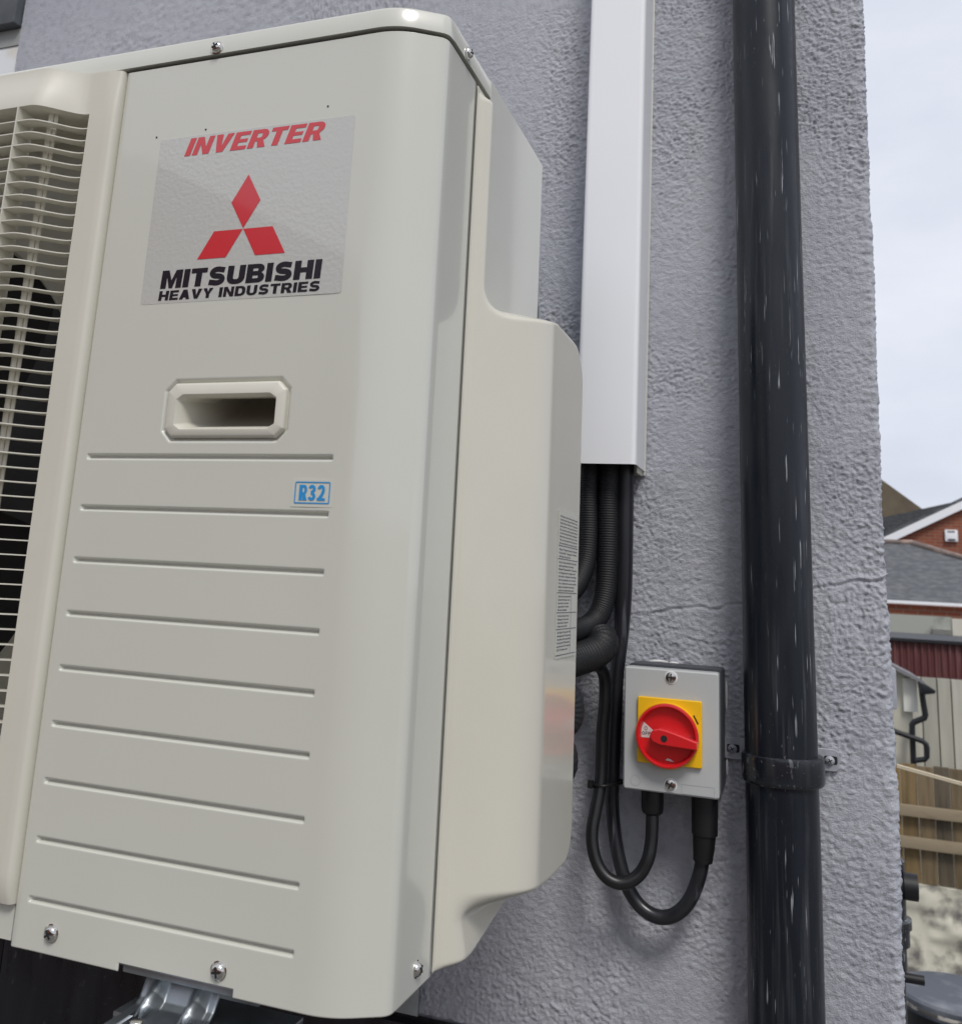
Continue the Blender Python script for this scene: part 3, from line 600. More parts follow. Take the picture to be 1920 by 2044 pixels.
gl = mb.build('grille', Mt['plastic'], ac, smooth=30, label='cream slatted fan grille bulging forward')
# bell-mouth shroud with round opening
FC = (-.5014, .314); FR = .2126; mb = MB(); N = 96
def sq(t):
    c, s2 = math.cos(t), math.sin(t); k_ = min((.225 if c > 0 else .25)/max(1e-6, abs(c)), (.30 if s2 > 0 else .30)/max(1e-6, abs(s2))); return (FC[0]+c*k_, FC[1]+s2*k_)
vs = []
for prof in ('sq', (FR+.012, .030), (FR+.004, .032), (FR, .038), (FR, .075)):
    for i in range(N):
        t_ = 2*math.pi*i/N
        if prof == 'sq': q = sq(t_); vs.append((q[0], .030, q[1]))
        else: vs.append((FC[0]+prof[0]*math.cos(t_), prof[1], FC[1]+prof[0]*math.sin(t_)))
mb.add(vs, [(k_*N+i, k_*N+(i+1) % N, (k_+1)*N+(i+1) % N, (k_+1)*N+i) for k_ in range(4) for i in range(N)])
mb.build('fan_shroud', Mt['bell'], ac, smooth=40)
mb = MB(); mb.lathe([(.04, .045), (.045, .05), (.045, .085)], o=(FC[0], 0, FC[1]), axis='y', n=32)
for k_ in range(3):
    vs = []; m_ = 10
    for i in range(m_+1):
        rr_ = .04+(FR-.052)*i/m_; w0 = .25+.32*i/m_
        for j in range(9):
            t_ = k_*2*math.pi/3+(j/8-.5)*2*w0+.3*i/m_
            vs.append((FC[0]+rr_*math.cos(t_), .052+.022*(j/8), FC[1]+rr_*math.sin(t_)))
    mb.add(vs, [(i*9+j, i*9+j+1, (i+1)*9+j+1, (i+1)*9+j) for i in range(m_) for j in range(8)])
mb.build('fan', Mt['fan'], ac, smooth=50)
# mounting foot of pressed galvanised steel under the notch
fo = MB()
n_ = 40; xs_ = np.linspace(-.166, -.112, n_); rows_ = []
prof = [(.030, -.0050), (.024, -.0060), (.019, -.0120), (.014, -.0205), (.009, -.0240), (-.004, -.0246), (-.03, -.0248), (-.062, -.0248)]
prof = rpoly(prof, .006, False, 4)
Vf = np.zeros((n_, len(prof), 3))
for i, x in enumerate(xs_):
    for j, (y_, z_) in enumerate(prof):
        g_ = 0
        for gx in (-.1545, -.1240): g_ += max(0, 1-abs(x-gx)/.0065)*math.exp(-((y_-.011)/.0085)**2)
        Vf[i, j] = (x, y_-.006*g_, z_+.0075*g_)
me = grid_mesh('mounting_foot', Vf); fo = mobj('mounting_foot', me, Mt['steel_d'], ac); q_ = fo.modifiers.new('thickness', 'SOLIDIFY'); q_.thickness = .0016
mb = MB(); mb.lathe([(.0115, -.0245), (.0115, -.0228), (.0105, -.0226), (.0040, -.0226)], o=(-.136, -.030, 0), n=36); wsh = mb.build('washer', Mt['steel'], ac, smooth=30)
mb = MB(); mb.lathe([(.0066, -.0225), (.0068, -.0222), (.0068, -.0182), (.0060, -.0176)], o=(-.136, -.030, 0), n=6); mb.lathe([(.0038, -.0178), (.0038, -.0130), (.0032, -.0122)], o=(-.136, -.030, 0), n=20)
mb.build('bolt', Mt['screw'], ac, bevel=.0004)

# wall bracket arm
br = empty('wall_bracket', (-.11, YW, -.07)); tag(br, 'galvanised steel wall bracket arm under the cream unit', 'bracket')
mb = MB(); x0, x1 = -.1900, -.1430
mb.prism([(x0, -.0262), (x1, -.0262), (x1, -.060), (x1-.003, -.060), (x1-.003, -.0292), (x0+.003, -.0292), (x0+.003, -.060), (x0, -.060)], .052, YW-.010, 'y')
mb.build('arm', Mt['steel_d'], br, bevel=.0008)
mb = MB(); mb.box(-.192, -.150, YW-.0098, YW-.0070, -.19, .02); mb.build('back_plate', Mt['steel_d'], br, bevel=.0008)
mb = MB(); mb.box(-.178, -.070, .004, .050, -.0298, -.0268); mb.box(-.178, -.070, .004, .007, -.055, -.030); mb.box(-.178, -.070, .047, .050, -.055, -.030); mb.build('rail', Mt['steel_d'], br, bevel=.0006)
mb = MB(); mb.box(-.155, -.118, -.060, .0035, -.0310, -.0270); mb.build('pad', Mt['gland'], br, bevel=.001)

# ------------------------------------------------------------------ trunking
tr = empty('trunking', (.04, YW, .371)); tag(tr, 'white plastic pipe trunking running up the wall beside the cream unit', 'trunking')
tilt = Matrix.Translation((.04, .445, .371)) @ Matrix.Rotation(.0085, 4, 'Y') @ Matrix.Translation((-.04, -.445, -.371))
def uprof(x0, x1, y0, y1, r, w_):
    o_ = rpoly([(x0, y1), (x0, y0), (x1, y0), (x1, y1)], [0, r, r, 0], False, 7)
    i_ = rpoly([(x0+w_, y1), (x0+w_, y0+w_), (x1-w_, y0+w_), (x1-w_, y1)], [0, r*.7, r*.7, 0], False, 7)
    return o_+i_[::-1]
mb = MB(); mb.prism(uprof(.0085, .0715, .4150, .4728, .006, .0014), .3712, 1.30, 'z'); mb.v = [tuple(tilt @ Vector(v)) for v in mb.v]; mb.build('cover', Mt['white_pvc'], tr, smooth=35)
mb = MB(); mb.prism(uprof(.0105, .0692, .4240, .4720, .003, .0014)[:], .3690, 1.30, 'z'); mb.v = [(v[0], v[1], v[2]) for v in mb.v]
mb2 = MB(); mb2.box(.0100, .0724, .4729, .4742, .3668, 1.30); mb2.box(.0680, .0696, .440, .4694, .3655, 1.30); mb2.box(.0102, .0118, .440, .4694, .3655, 1.30)
mb2.v = [tuple(tilt @ Vector(v)) for v in mb2.v]; mb2.build('base', Mt['cream_pvc'], tr, bevel=.0004)

# ------------------------------------------------------------------ lagged pipes, cables
def lagged(pts, r, label, step=.0006, per=.0026, amp=.045):
    P = catmull(pts, step)
    nn = 112
    f = lambda L, a: 1+amp*math.sin(2*math.pi*L/per)*(.5+.5*math.cos(a*28))
    mb = MB().tube(P, r, nn, True, f); o = mb.build('lagged_pipe', Mt['lag'], None, smooth=60)
    tag(o, label, 'pipe', 'black lagged refrigerant pipes below the trunking'); return o
lagged([(.018, .446, .42), (.0178, .446, .34), (.0185, .445, .300), (.0165, .440, .268), (.008, .425, .243), (-.008, .400, .228), (-.03, .34, .22), (-.04, .29, .215)], .0100, 'black lagged pipe nearest the cream unit, curving left behind it below the trunking')
lagged([(.0385, .447, .42), (.0385, .447, .34), (.0385, .447, .27), (.0365, .443, .235), (.030, .434, .2150), (.018, .415, .205), (.0, .37, .20), (-.03, .30, .197)], .0108, 'black lagged pipe in the middle of the bundle, bending left above the elbow')
lagged([(.036, .428, .200), (.040, .421, .193), (.034, .411, .184), (.018, .392, .177), (.0, .36, .170), (-.03, .30, .166)], .0155, 'thick ribbed black lagging elbow turning towards the cream unit', per=.0036, amp=.03)
lagged([(-.02, .255, .172), (.012, .285, .168), (.032, .300, .155), (.0365, .303, .143), (.032, .300, .130), (.008, .28, .118), (-.02, .25, .115)], .0120, 'upper ribbed black loop of lagging showing at the edge of the unit cover', per=.0036, amp=.03)
lagged([(-.02, .255, .122), (.010, .285, .120), (.026, .300, .112), (.031, .303, .100), (.026, .300, .088), (.006, .28, .076), (-.02, .25, .072)], .0130, 'lower ribbed black loop of lagging showing at the edge of the unit cover', per=.0036, amp=.03)
def cable(pts, r, label, m='rubber', step=.003, n=20):
    P = catmull(pts, step)
    if callable(r): rad = [r(p) for p in P]
    else: rad = r
    return tag(MB().tube(P, rad, n).build('cable', Mt[m], None, smooth=70), label, 'cable', 'black cables looping into the isolator')
cable([(-.03, .30, .155), (.0, .36, .163), (.020, .405, .1735), (.032, .432, .1715), (.0385, .440, .1605), (.0395, .442, .135), (.0375, .442, .108), (.0375, .441, .081), (.0372, .438, .059), (.0345, .432, .036), (.0325, .427, .019), (.034, .424, .004), (.0395, .422, -.010), (.0485, .421, -.0195), (.0595, .422, -.023), (.0705, .424, -.020), (.0795, .427, -.012), (.0856, .429, .0006), (.0878, .432, .0135), (.0883, .434, .0262), (.0880, .436, .042), (.0875, .437, .05)], .0060, 'thinner black cable looping up into the left gland of the isolator')
cable([(.0548, .452, .42), (.0546, .452, .34), (.0544, .453, .26), (.0527, .454, .20), (.0490, .455, .16), (.0480, .455, .125), (.0468, .455, .088), (.0463, .455, .061), (.0460, .455, .043), (.0480, .454, .021), (.052, .452, 0), (.0578, .450, -.0195), (.0648, .449, -.035), (.076, .448, -.0475), (.0905, .447, -.0535), (.1058, .446, -.0505), (.1190, .445, -.0385), (.1275, .444, -.0215), (.1325, .443, -.0044), (.1350, .442, .015)],
      lambda p: .0066+.0024*float(sst(.17, .25, p.z)), 'thicker black cable hanging lowest, looping up to the right gland of the isolator', 'tape')
tie = MB(); P = [(.0305, .4365, .0588), (.0330, .4325, .0588), (.0420, .4318, .0590), (.0500, .4400, .0598), (.0560, .4480, .0604), (.0575, .4560, .0606), (.0540, .4625, .0604), (.0440, .4630, .0596), (.0330, .4500, .0590), (.0305, .4400, .0588)]
tie.tube(catmull(P+[P[0]], .001), .0014, 8, False); tie.box(.0265, .0312, .4290, .4355, .0555, .0625)
tag(tie.build('cable_tie', Mt['gland'], None, smooth=40), 'black cable tie holding the two cables together left of the isolator', 'cable tie')

# ------------------------------------------------------------------ isolator
iso = empty('isolator_switch', (.1075, YW, .06)); tag(iso, 'light grey isolator box with a red rotary switch on a yellow plate', 'switch')
bx0, bx1, bz0, bz1 = .0635, .1515, .0623, .1737
mb = MB(); mb.prism(rrect(.0655, .1525, .0640, .1760, .003), .4310, YW-.001, 'y'); mb.build('back_box', Mt['box_dark'], iso, smooth=35)
for x_, z_, w_, h_2 in ((.088, .1768, .010, .0016), (.103, .1764, .005, .0014), (.1540, .150, .0012, .014), (.1538, .105, .0012, .006), (.1542, .083, .0012, .008)): mb = MB(); mb.lathe([(0, -.002), (1, -.0008), (0, .0)], o=(0, 0, 0), axis='y', n=12, m=Matrix.Diagonal((w_, 1, h_2))); mb.v = mb.v[:-36]+[(v[0]+x_, v[1]+YW-.002, v[2]+z_) for v in mb.v[-36:]]; mb.build('sealant', Mt['sealant'], iso, smooth=60)
mb = MB(); mb.prism(rrect(bx0+.001, bx1-.0002, bz0+.0008, bz1+.0002, .003), .4215, .4308, 'y'); mb.prism(rrect(bx0, bx1, bz0, bz1, .003), .4135, .4213, 'y', .0014, .0016)
mb.build('cover', Mt['box_grey'], iso, smooth=35)
frame_ring(.1178, .1475, .0640, .0724, .0003, .0003, .4133).build('name_plate_outline', Mt['paint_tab'], iso)
o_ = MB(); nn_ = 32
o_.add([(.0752+r_*math.cos(2*math.pi*i/nn_), .4133, .0707+r_*math.sin(2*math.pi*i/nn_)) for r_ in (.0044, .0047) for i in range(nn_)], [(i, (i+1) % nn_, nn_+(i+1) % nn_, nn_+i) for i in range(nn_)]); o_.build('moulded_ring', Mt['paint_tab'], iso)
for z_, tl in ((.1667, .05), (.0703, .5)):
    mb = MB(); mb.lathe([(.0062, .4134), (.0060, .4130), (.0052, .4128)], o=(.1078, 0, z_), axis='y', n=32); s0 = mb.build('screw_seat', Mt['sealant'], iso, smooth=30)
    mb = MB(); mb.lathe([(.0050, .4129), (.0048, .4121), (.0036, .4117), (0, .4115)], o=(.1078, 0, z_), axis='y', n=32); so_ = mb.build('screw', Mt['screw'], iso, smooth=40)
    mm = Matrix.Translation((.1078, .4118, z_)) @ Matrix.Rotation(tl, 4, 'Y'); c = MB(); c.box(-.0036, .0036, -.0008, .0006, -.0006, .0006, mm); c.box(-.0006, .0006, -.00085, .0006, -.0036, .0036, mm)
    cc = c.build('cross_slot', Mt['dark'], None); cc.parent = so_
mb = MB(); mb.prism(rrect(.0770, .1366, .0880, .1475, .0020), .4095, .4131, 'y', .0008, .0008); mb.build('yellow_plate', Mt['yellow'], iso, smooth=35)
kc = (.1056, .1148)
mb = MB(); mb.lathe([(.0296, .4094), (.0296, .4060), (.0292, .4045), (.0287, .4048), (.0287, .4092)], o=(kc[0]-.0003, 0, kc[1]-.0004), axis='y', n=72); mb.build('yellow_collar', Mt['yellow'], iso, smooth=35)
mb = MB(); mb.lathe([(.0286, .4070), (.0286, .4010), (.0280, .4000), (.0266, .3998), (.0258, .4006), (.0245, .4066), (.0, .4068)], o=(kc[0], 0, kc[1]), axis='y', n=80); kn = mb.build('rotary_knob', Mt['red'], iso, smooth=35)
hx, hz = kc[0]-.0018, kc[1]-.0028
hp = [(-.0130, .0015), (-.0120, .0055), (-.0090, .0085), (-.0040, .0098), (.0020, .0090), (.0110, .0068), (.0300, .0012), (.0300, -.0062), (.0060, -.0052), (-.0040, -.0046), (-.0100, -.0025)]
hp = [(x+hx, z+hz) for x, z in hp]
hb = MB(); hb.prism(rpoly(hp, .0012, True, 3), .3925, .4064, 'y', .0011, .0011); hnd = hb.build('knob_handle', Mt['red'], None, smooth=35); hnd.parent = kn
hb = MB(); hb.lathe([(.0030, .3923), (.0030, .3921), (0, .3921)], o=(hx+.0005, 0, hz+.0015), axis='y', n=24); q = hb.build('padlock_hole', Mt['dark'], None); q.parent = kn
wd = MB(); pts = []
for i in range(13): t_ = math.radians(155+34*i/12); pts.append((kc[0]+.0243*math.cos(t_), kc[1]+.0243*math.sin(t_)))
pts += [(kc[0]-.0145, kc[1]-.0035), (kc[0]-.0132, kc[1]+.0035)]
wd.add([(p_[0], .4064, p_[1]) for p_ in pts], [tuple(range(len(pts)))]); wo = wd.build('off_window', Mt['white'], None); wo.parent = kn
lettering('O', kc[0]-.0214, kc[0]-.0186, kc[1]+.0028, kc[1]+.0064, .4062, Mt['black_ink'], 'switch_lettering', wo, .14, .12, .8)
lettering('OFF', kc[0]-.0236, kc[0]-.0156, kc[1]-.0014, kc[1]+.0017, .4062, Mt['black_ink'], 'switch_lettering', wo, .17, .15, .8, .2)
wd = MB(); wd.prism([(kc[0]-.002, kc[1]-.0218), (kc[0]+.0060, kc[1]-.0228), (kc[0]+.0030, kc[1]-.0206), (kc[0]+.0005, kc[1]-.0200)], .4058, .4064); q = wd.build('locking_slot', Mt['white'], None); q.parent = kn
wd = MB(); wd.prism([(.1287, .1345), (.1297, .1349), (.1338, .1274), (.1327, .1270)], .4090, .4094); wd.build('on_mark', Mt['black_ink'], iso)
mb = MB(); mb.lathe([(.0106, .0632), (.0106, .0440), (.0098, .0400), (.0072, .0378), (.0066, .0376)], o=(.0878, .4370, 0), n=12); mb.build('cable_gland', Mt['gland'], iso, bevel=.0006)
mb = MB(); P = [(.1362, .4395, .0632), (.1362, .4398, .045), (.1360, .4400, .0262), (.1357, .4403, .0258), (.1352, .4407, .015), (.1342, .4413, .002)]
mb.tube(P, [.0122, .0122, .0119, .0106, .0100, .0088], 32); mb.build('cable_sleeve', Mt['gland'], iso, smooth=30)

# ------------------------------------------------------------------ downpipe
dp = empty('downpipe', (.205, .437, -2.3)); tag(dp, 'tall black scratched plastic downpipe clipped to the wall near the corner', 'downpipe')
ax = lambda z: .2057-.0062*max(0, min(1.3, z+.0))**1.0
mb = MB(); mb.tube([(ax(z), .437, z) for z in (-2.28, -.6, -.2, 0, .2, .45, .7, .95, 1.35, 3.2)], .0322, 72); mb.build('pipe', Mt['pipe'], dp, smooth=60)
mb = MB(); th_ = Matrix.Rotation(-.02, 3, 'Y'); mb.lathe([(.0325, .0130), (.0350, .0128), (.0362, .0118), (.0366, .0095), (.0366, -.0085), (.0360, -.0112), (.0348, -.0125), (.0325, -.0127)], o=(.2064, .4375, .0925), n=80, m=th_)
mb.build('pipe_clip', Mt['band'], dp, smooth=35)
for x0, x1, zc_, hole in ((.1495, .1780, .1005, .1595), (.2330, .2560, .0990, .2477)):
    mb = MB(); mb.prism(rpoly([(x0, zc_-.0098), (x1, zc_-.0098), (x1, zc_+.0100), (x0, zc_+.0100)], .0055, True, 6), YW-.0045, YW-.0015, 'y', .0005, .0005); lg = mb.build('clip_lug', Mt['paint_tab'], dp, smooth=35)
    ho = MB(); ho.prism(rrect(hole-.0052, hole+.0066, zc_-.0034, zc_+.0040, .002), YW-.00485, YW-.0046, 'y'); q = ho.build('screw_slot', Mt['dark'], None); q.parent = lg
    screw(hole, YW-.0050, zc_-.0002, (0, -1, 0), .0036, dp, .5, m=Mt['paint_tab'])

# ------------------------------------------------------------------ soil pipe on the house's far side
so2 = empty('soil_pipe', (.345, 1.5, -2.3)); tag(so2, 'black soil pipe with a side branch just past the house corner', 'soil pipe')
mb = MB(); mb.lathe([(.040, -2.29), (.040, -.385), (.044, -.384), (.044, -.345), (.050, -.344), (.050, -.318), (.054, -.316), (.054, -.302), (.046, -.299), (.046, -.205), (.040, -.200), (.040, -.165)], o=(.341, 1.5, 0), n=40); mb.build('stack', Mt['band'], so2, smooth=35)
mb = MB(); mb.lathe([(.020, .355), (.020, .380), (.0225, .382), (.0225, .405), (.018, .4055)], o=(0, 1.48, -.243), axis='x', n=32); mb.build('branch', Mt['gland'], so2, smooth=35)
mb = MB(); mb.lathe([(.008, .36), (.008, .409), (.006, .4095)], o=(0, 1.48, -.392), axis='x', n=32); mb.build('lower_branch', Mt['gland'], so2, smooth=35)

# ------------------------------------------------------------------ yard and neighbours (metres, seen past the corner)
bn = empty('dustbin', (.80, 4.47, -2.3)); tag(bn, 'black round plastic dustbin with a scuffed domed lid at the foot of the stone wall', 'bin')
mb = MB(); mb.lathe([(.19, -2.298), (.215, -1.45), (.218, -1.40)], o=(.80, 4.47, 0), n=56); mb.build('bin_body', Mt['gland'], bn, smooth=35)
Mt['lidm'] = mat('worn_dark_grey_lid', (.07, .08, .10), .45, col2=(.20, .21, .23), c2=(.5, .75), vscale=9, detail=8)
mb = MB(); mb.lathe([(.236, -1.41), (.240, -1.40), (.240, -1.362), (.232, -1.352), (.15, -1.343), (.0, -1.340)], o=(.80, 4.47, 0), n=72); ld = mb.build('bin_lid', Mt['lidm'], bn, smooth=30)
mb = MB(); mb.lathe([(.2415, -1.395), (.2425, -1.388), (.2415, -1.381)], o=(.80, 4.47, 0), n=72); q = mb.build('lid_rim', mat('pale_worn_rim', (.10, .095, .085), .6, col2=(.5, .47, .42), c2=(.52, .6), vscale=14), None, smooth=60); q.parent = ld
# stone wall with the timber fence on it
Mt['stone'] = mat('mossy_rendered_stone', (.60, .58, .48), .9, col2=(.16, .15, .14), c2=(.47, .66), vscale=8, detail=12, bump=.6, bscale=40)
un, vn = np.meshgrid(np.arange(.3, 3.2, .02), np.arange(-2.3, -1.51, .02), indexing='ij')
d_ = .05*(vnoise(un*6, vn*6, 31)-.5)+.02*(vnoise(un*22, vn*22, 32)-.5); Vs = np.stack([un, 6.93+d_, vn+.03*(vnoise(un*8, un*0, 33)-.5)*(vn > -1.6)], -1)
sw = empty('stone_wall', (1.5, 7, -2.3)); tag(sw, 'low rough pale stone wall with dark mossy stains below the timber fence', 'stone wall')
mobj('face', grid_mesh('face', Vs), Mt['stone'], sw)
mb = MB(); mb.box(.3, 3.2, 6.97, 7.25, -2.3, -1.545); mb.build('core', Mt['stone'], sw)
tf = empty('timber_fence', (1.5, 7.05, -1.53)); tag(tf, 'brown timber board fence with two pale rails on top of the stone wall', 'fence')
random.seed(4); x = .35
wood = [mat('fence_board_timber', c_, .8, col2=tuple(k_*.55 for k_ in c_), c2=(.45, .7), vscale=7, stretch=(5, 5, .4), detail=6, bump=.3, bscale=30) for c_ in ((.21, .145, .065), (.17, .125, .068), (.24, .16, .062), (.11, .088, .06), (.185, .135, .075))]
k_ = 0
while x < 3.1:
    w_ = random.uniform(.085, .105); mb = MB(); mb.box(x, x+w_-.004, 7.03+random.uniform(-.006, .006), 7.052, -1.541, -.80+random.uniform(-.008, .008)); mb.build('board', wood[(k_*3+int(x*7)) % 5], tf, bevel=.002); x += w_; k_ += 1
rail = mat('pale_rail_timber', (.29, .235, .155), .8, col2=(.20, .15, .09), c2=(.55, .75), vscale=5, stretch=(1, 5, 5))
for z0, z1 in ((-1.122, -1.052), (-1.322, -1.252)):
    mb = MB(); mb.box(.3, 3.1, 6.975, 7.018, z0, z1); mb.build('rail', rail, tf, bevel=.004)
ln = MB(); ln.tube([(.40, 2.2, -.08), (.4901, 3.0, -.2500), (.6756, 3.0, -.2837), (1.4, 3.0, -.40)][1:], .0035, 8); ln.tube([(.4901, 3.0, -.2560), (.6756, 3.0, -.2897), (1.4, 3.0, -.408)], .003, 8)
tag(ln.build('washing_line', mat('cream_line', (.62, .54, .40), .7), None, smooth=60), 'pale twin washing line sloping across in front of the timber fence', 'washing line')
# pale boarded fence
pb = empty('pale_board_fence', (2, 9, -2.3)); tag(pb, 'tall pale grey vertical board fence behind the timber fence', 'fence')
pbm = [mat('weathered_pale_board', c_, .85, var=.14, vscale=3, stretch=(6, 6, .6), detail=6) for c_ in ((.42, .41, .35), (.37, .36, .31), (.46, .45, .39))]
x = .5; k_ = 0
while x < 4:
    w_ = random.uniform(.10, .125); mb = MB(); mb.box(x, x+w_-.010, 9, 9.03+.01*(k_ % 2), -2.3, -.335); mb.build('board', pbm[(k_*2+1) % 3], pb); x += w_; k_ += 1
mb = MB(); mb.box(.5, 4, 9.045, 9.07, -2.3, -.34); mb.build('backing', wood[3], pb)
# cream outbuilding with its gutter and waste pipes
cb = empty('cream_outbuilding', (.6, 8.2, -2.3)); tag(cb, 'cream rendered outbuilding end with black gutter and bent black waste pipes', 'outbuilding')
sx = lambda X_: .2304+(X_-.2304)*1.5405
sz = lambda Z_: .2425+(Z_-.2425)*1.5405
mb = MB(); mb.prism([(-.5, -2.29), (sx(.722), -2.29), (sx(.722), sz(-.095)), (sx(.64), sz(-.05)), (-.5, sz(.10))], 8.0, 8.6, 'y'); mb.build('wall', mat('cream_render', (.55, .53, .44), .85, var=.08, vscale=2, bump=.3, bscale=20), cb)
gut = mat('black_gutter', (.009, .010, .013), .5)
mb = MB(); mb.prism([(sx(.60), sz(-.022)), (sx(.757), sz(-.098)), (sx(.775), sz(-.114)), (sx(.77), sz(-.120)), (sx(.60), sz(-.045))], 7.86, 8.7, 'y'); mb.build('roof_edge', mat('grey_verge', (.20, .20, .21), .6), cb)
mb = MB(); mb.prism([(sx(.746), sz(-.112)), (sx(.775), sz(-.118)), (sx(.820), sz(-.146)), (sx(.812), sz(-.160)), (sx(.768), sz(-.168)), (sx(.752), sz(-.162))], 7.80, 7.99, 'y'); mb.build('gutter_end', gut, cb, bevel=.01)
mb = MB(); mb.box(sx(.6800), sx(.7440), 7.96, 7.999, sz(-.2640), sz(-.104)); mb.build('white_board', mat('white_board', (.78, .78, .70), .6, var=.06, vscale=4), cb)
def P3(l, y): return [(sx(a_), y, sz(b_)) for a_, b_ in l]
mb = MB(); mb.tube(rp := P3([(.7600, -.150), (.7640, -.200), (.7720, -.2720), (.7680, -.2830), (.7200, -.3080), (.7100, -.3200), (.7090, -.36), (.7085, -.5150)], 7.90), .022, 16); mb.build('swan_neck_pipe', gut, cb, smooth=50)
mb = MB(); mb.tube(P3([(.60, -.345), (.6363, -.3590), (.7504, -.3900), (.7660, -.4050), (.7680, -.4200), (.7660, -.4620), (.7560, -.4740), (.715, -.4830)], 7.84), .020, 16); mb.build('waste_pipe', gut, cb, smooth=50)
# maroon clad shed, then the stained wall
ms = empty('maroon_shed', (2, 10, -2.3)); tag(ms, 'shed side clad in ribbed maroon sheeting with a dark roof edge', 'shed')
mb = MB(); pts = []; x = .6
while x < 5: pts += [(x, 10.0), (x+.022, 10.0), (x+.030, 10.018), (x+.052, 10.018)]; x += .060
n = len(pts); mb.add([(p[0], p[1], -2.3) for p in pts]+[(p[0], p[1], -.070) for p in pts], [(i, i+1, n+i+1, n+i) for i in range(n-1)]); mb.build('cladding', mat('maroon_sheeting', (.115, .032, .032), .55, col2=(.20, .09, .085), c2=(.5, .75), vscale=3, stretch=(8, 8, .5)), ms)
mb = MB(); mb.box(.6, 5, 9.96, 12.4, -.069, -.040); mb.build('roof_edge', gut, ms); 
sn = empty('stained_wall', (2.5, 13, -2.3)); tag(sn, 'grey stained rendered garden wall with a pale right end, under the slate roofed house', 'garden wall')
mb = MB(); mb.box(.8, 1.913, 13, 13.3, -2.3, .165); mb.build('grey_length', mat('stained_grey_render', (.36, .37, .33), .9, col2=(.13, .14, .12), c2=(.55, .72), vscale=2.6, detail=6), sn)
mb = MB(); mb.box(1.914, 5, 12.98, 13.3, -2.3, .150); mb.build('pale_length', mat('pale_render', (.58, .56, .48), .9, var=.08, vscale=2), sn)
mb = MB()
for i in range(6): mb.box(1.69, 1.90, 12.955, 12.975, -.105+i*.022, -.094+i*.022)
mb.box(1.69, 1.90, 12.976, 12.999, -.115, .02); mb.build('vent_grille', mat('pale_grille', (.33, .33, .30), .7), sn)
# brick houses
def brick(name, c1, c2, mortar, s=.9):
    m = mat(name, c1, .85); t = m.node_tree; b = t.nodes['Principled BSDF']; tcn = t.nodes.new('ShaderNodeTexCoord'); mpn = t.nodes.new('ShaderNodeMapping'); mpn.inputs['Rotation'].default_value = (math.pi/2, 0, 0)
    br_ = t.nodes.new('ShaderNodeTexBrick'); br_.inputs['Scale'].default_value = 1; br_.inputs['Brick Width'].default_value = .225; br_.inputs['Row Height'].default_value = .075; br_.inputs['Mortar Size'].default_value = .008
    br_.inputs['Color1'].default_value = (*c1, 1); br_.inputs['Color2'].default_value = (*c2, 1); br_.inputs['Mortar'].default_value = (*mortar, 1)
    t.links.new(tcn.outputs['Object'], mpn.inputs[0]); t.links.new(mpn.outputs[0], br_.inputs[0]); t.links.new(br_.outputs[0], b.inputs['Base Color']); return m
bk = brick('red_brick', (.27, .075, .035), (.21, .055, .03), (.22, .15, .11))
slate = mat('grey_roof_slate', (.075, .080, .088), .7, col2=(.13, .135, .14), c2=(.4, .65), vscale=7, detail=8, stretch=(1, 1, 3))
def slate_lines(m, period):
    t = m.node_tree; b = t.nodes['Principled BSDF']; tcn = t.nodes.new('ShaderNodeTexCoord'); w_ = t.nodes.new('ShaderNodeTexWave'); w_.wave_type = 'BANDS'; w_.bands_direction = 'Z'; w_.wave_profile = 'SAW'; w_.inputs['Scale'].default_value = .314/period/1.0
    bp = t.nodes.new('ShaderNodeBump'); bp.inputs['Distance'].default_value = .03; bp.inputs['Strength'].default_value = 1; t.links.new(tcn.outputs['Object'], w_.inputs[0]); t.links.new(w_.outputs[1], bp.inputs['Height']); t.links.new(bp.outputs[0], b.inputs['Normal'])
slate_lines(slate, .12)
upvc = mat('white_bargeboard', (.82, .83, .85), .4)
ha = empty('slate_hipped_house', (2.2, 19, -2.3)); tag(ha, 'low red brick extension with a grey slate hipped roof and white gutter', 'house')
mb = MB(); mb.box(.3, 5.2, 18.05, 22, -2.3, .300); mb.build('wall', bk, ha)
mb = MB(); mb.box(.2, 5.3, 17.93, 18.02, .318, .372); mb.build('gutter', upvc, ha, bevel=.01)
mb = MB(); E0 = .36; mb.add([(.2, 17.95, E0), (5.3, 17.95, E0), (5.3, 22.2, E0), (.2, 22.2, E0), (1.2, 20.4, 1.51), (2.16, 20.4, 1.51), (2.16, 22.2, 1.51), (1.2, 22.2, 1.51)], [(0, 1, 5, 4), (1, 2, 6, 5), (0, 4, 7, 3), (4, 5, 6, 7), (3, 7, 6, 2)])
mb.build('roof', slate, ha)
mb = MB(); mb.tube([(1.15, 20.38, 1.52), (2.17, 20.38, 1.52)], .05, 8); mb.tube([(2.17, 20.38, 1.52), (5.3, 17.97, .40)], .06, 8); mb.build('ridge_tiles', mat('brown_ridge_tile', (.16, .125, .11), .8, col2=(.34, .25, .21), c2=(.5, .6), vscale=2), ha, smooth=60)
hb_ = empty('brick_gable_house', (4, 25, -2.3)); tag(hb_, 'red brick gabled house with white bargeboards and a white wall vent', 'house')
sl_ = (2.532-1.6758)/(3.6072-1.9844); xp = 6.2; zp = 1.6758+sl_*(xp-1.9844)
gz = lambda x: 1.6758+sl_*(x-1.9844)
mb = MB(); mb.prism([(.2, -2.3), (12.2, -2.3), (12.2, gz(.2)), (xp, zp), (.2, gz(.2))], 24.05, 32, 'y'); mb.build('wall', bk, hb_)
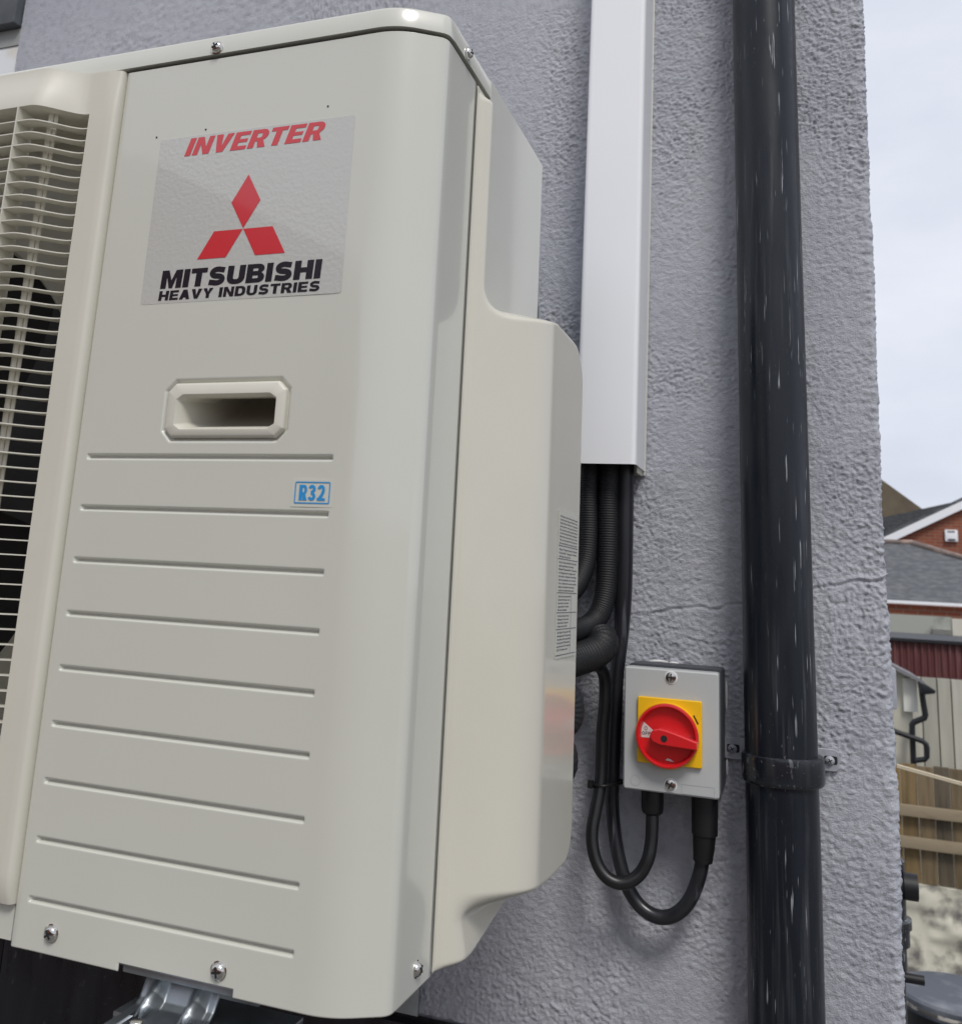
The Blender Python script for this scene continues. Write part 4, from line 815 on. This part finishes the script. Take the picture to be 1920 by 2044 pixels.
def roofslab(x0, x1, y0, y1, up, th): 
    b_ = MB(); b_.prism([(x0, gz(x0)+up), (x1, gz(x1)+up), (x1, gz(x1)+up+th), (x0, gz(x0)+up+th)], y0, y1, 'y'); return b_
roofslab(-.2, xp, 23.90, 24.03, -.005, .185).build('bargeboard', upvc, hb_)
# lean of the roof seen above the bargeboard
mb = MB(); mb.prism([(-.2, gz(-.2)+.182), (xp, zp+.182), (xp, zp+.26), (-.2, gz(-.2)+.26)], 23.95, 32, 'y'); mb.build('roof', slate, hb_)
mb = MB(); mb.box(3.235, 3.50, 23.97, 24.04, 1.79, 2.06); v_ = mb.build('wall_vent', upvc, hb_, bevel=.02)
mb = MB(); mb.box(3.29, 3.44, 23.955, 23.969, 1.815, 1.85); mb.box(3.29, 3.44, 23.955, 23.969, 2.01, 2.03); q = mb.build('vent_slot', gut, None); q.parent = v_
hr = empty('slate_roofed_terrace', (4, 27, -2.3)); tag(hr, 'dark slate roof rising behind the white bargeboard of the brick gable', 'house')
k2 = 27.55/24.55
def far(X_, Z_): return (.2304+(X_-.2304)*k2, .2425+(Z_-.2425)*k2)
A_, B_ = far(1.9977, 2.3179), far(3.6178, 2.7394); slp = (B_[1]-A_[1])/(B_[0]-A_[0])
mb = MB(); mb.prism([(-1, A_[1]+slp*(-1-A_[0])), (9, A_[1]+slp*(9-A_[0])), (9, -2.3), (-1, -2.3)], 33.0, 38, 'y')
mb = MB(); kk = 34/27.; 
def far2(X_, Z_, Yd): f_ = (Yd+.5466)/24.5466; return (.2304+(X_-.2304)*f_, .2425+(Z_-.2425)*f_)
A_, B_ = far2(1.9977, 2.3179, 33), far2(3.6178, 2.7394, 33); slp = (B_[1]-A_[1])/(B_[0]-A_[0])
mb.prism([(0, A_[1]+slp*(0-A_[0])), (9, A_[1]+slp*(9-A_[0])), (9, -2.3), (0, -2.3)], 33.0, 38, 'y'); mb.build('roof', slate, hr)
hc_ = empty('brown_roofed_house', (2, 44, -2.3)); tag(hc_, 'farthest house with a steep brown tiled roof, against the house corner', 'house')
A_, B_ = far2(2.3626*1.0, 3.9288, 24.5), None
P1 = (2.3626+.0, 3.9288); P2 = (3.4344, 3.0682)
def sc(p, f_): return (.2304+(p[0]-.2304)*f_, .2425+(p[1]-.2425)*f_)
f_ = 44.5/30.5; a_, b_ = sc(P1, f_), sc(P2, f_); s3 = (b_[1]-a_[1])/(b_[0]-a_[0])
mb = MB(); mb.prism([(a_[0]-1.2, a_[1]-s3*1.2), (b_[0]+1.5, b_[1]+s3*1.5), (b_[0]+1.5, -2.3), (a_[0]-5, -2.3), (a_[0]-5, a_[1]-s3*1.2-3.0)], 44, 50, 'y'); mb.build('roof', mat('brown_roof_tile', (.125, .098, .065), .85, var=.2, vscale=1.5), hc_)
# the row of houses across the street, mirrored in the unit's glossy front
op = empty('opposite_house', (-8, -9, -2.3)); tag(op, 'brick house across the street, out of the frame behind the camera', 'house')
mb = MB(); mb.prism([(-16, -2.3), (-3.2, -2.3), (-3.2, 3.0), (-4.2, 3.55), (-8.8, 5.9), (-16, 3.0)], -13, -8, 'y'); mb.build('wall', bk, op)
mb = MB(); mb.box(-3.1, 9, -13, -8.3, -2.3, .9); mb.build('annexe_wall', bk, op)
print('objects', len(bpy.data.objects))
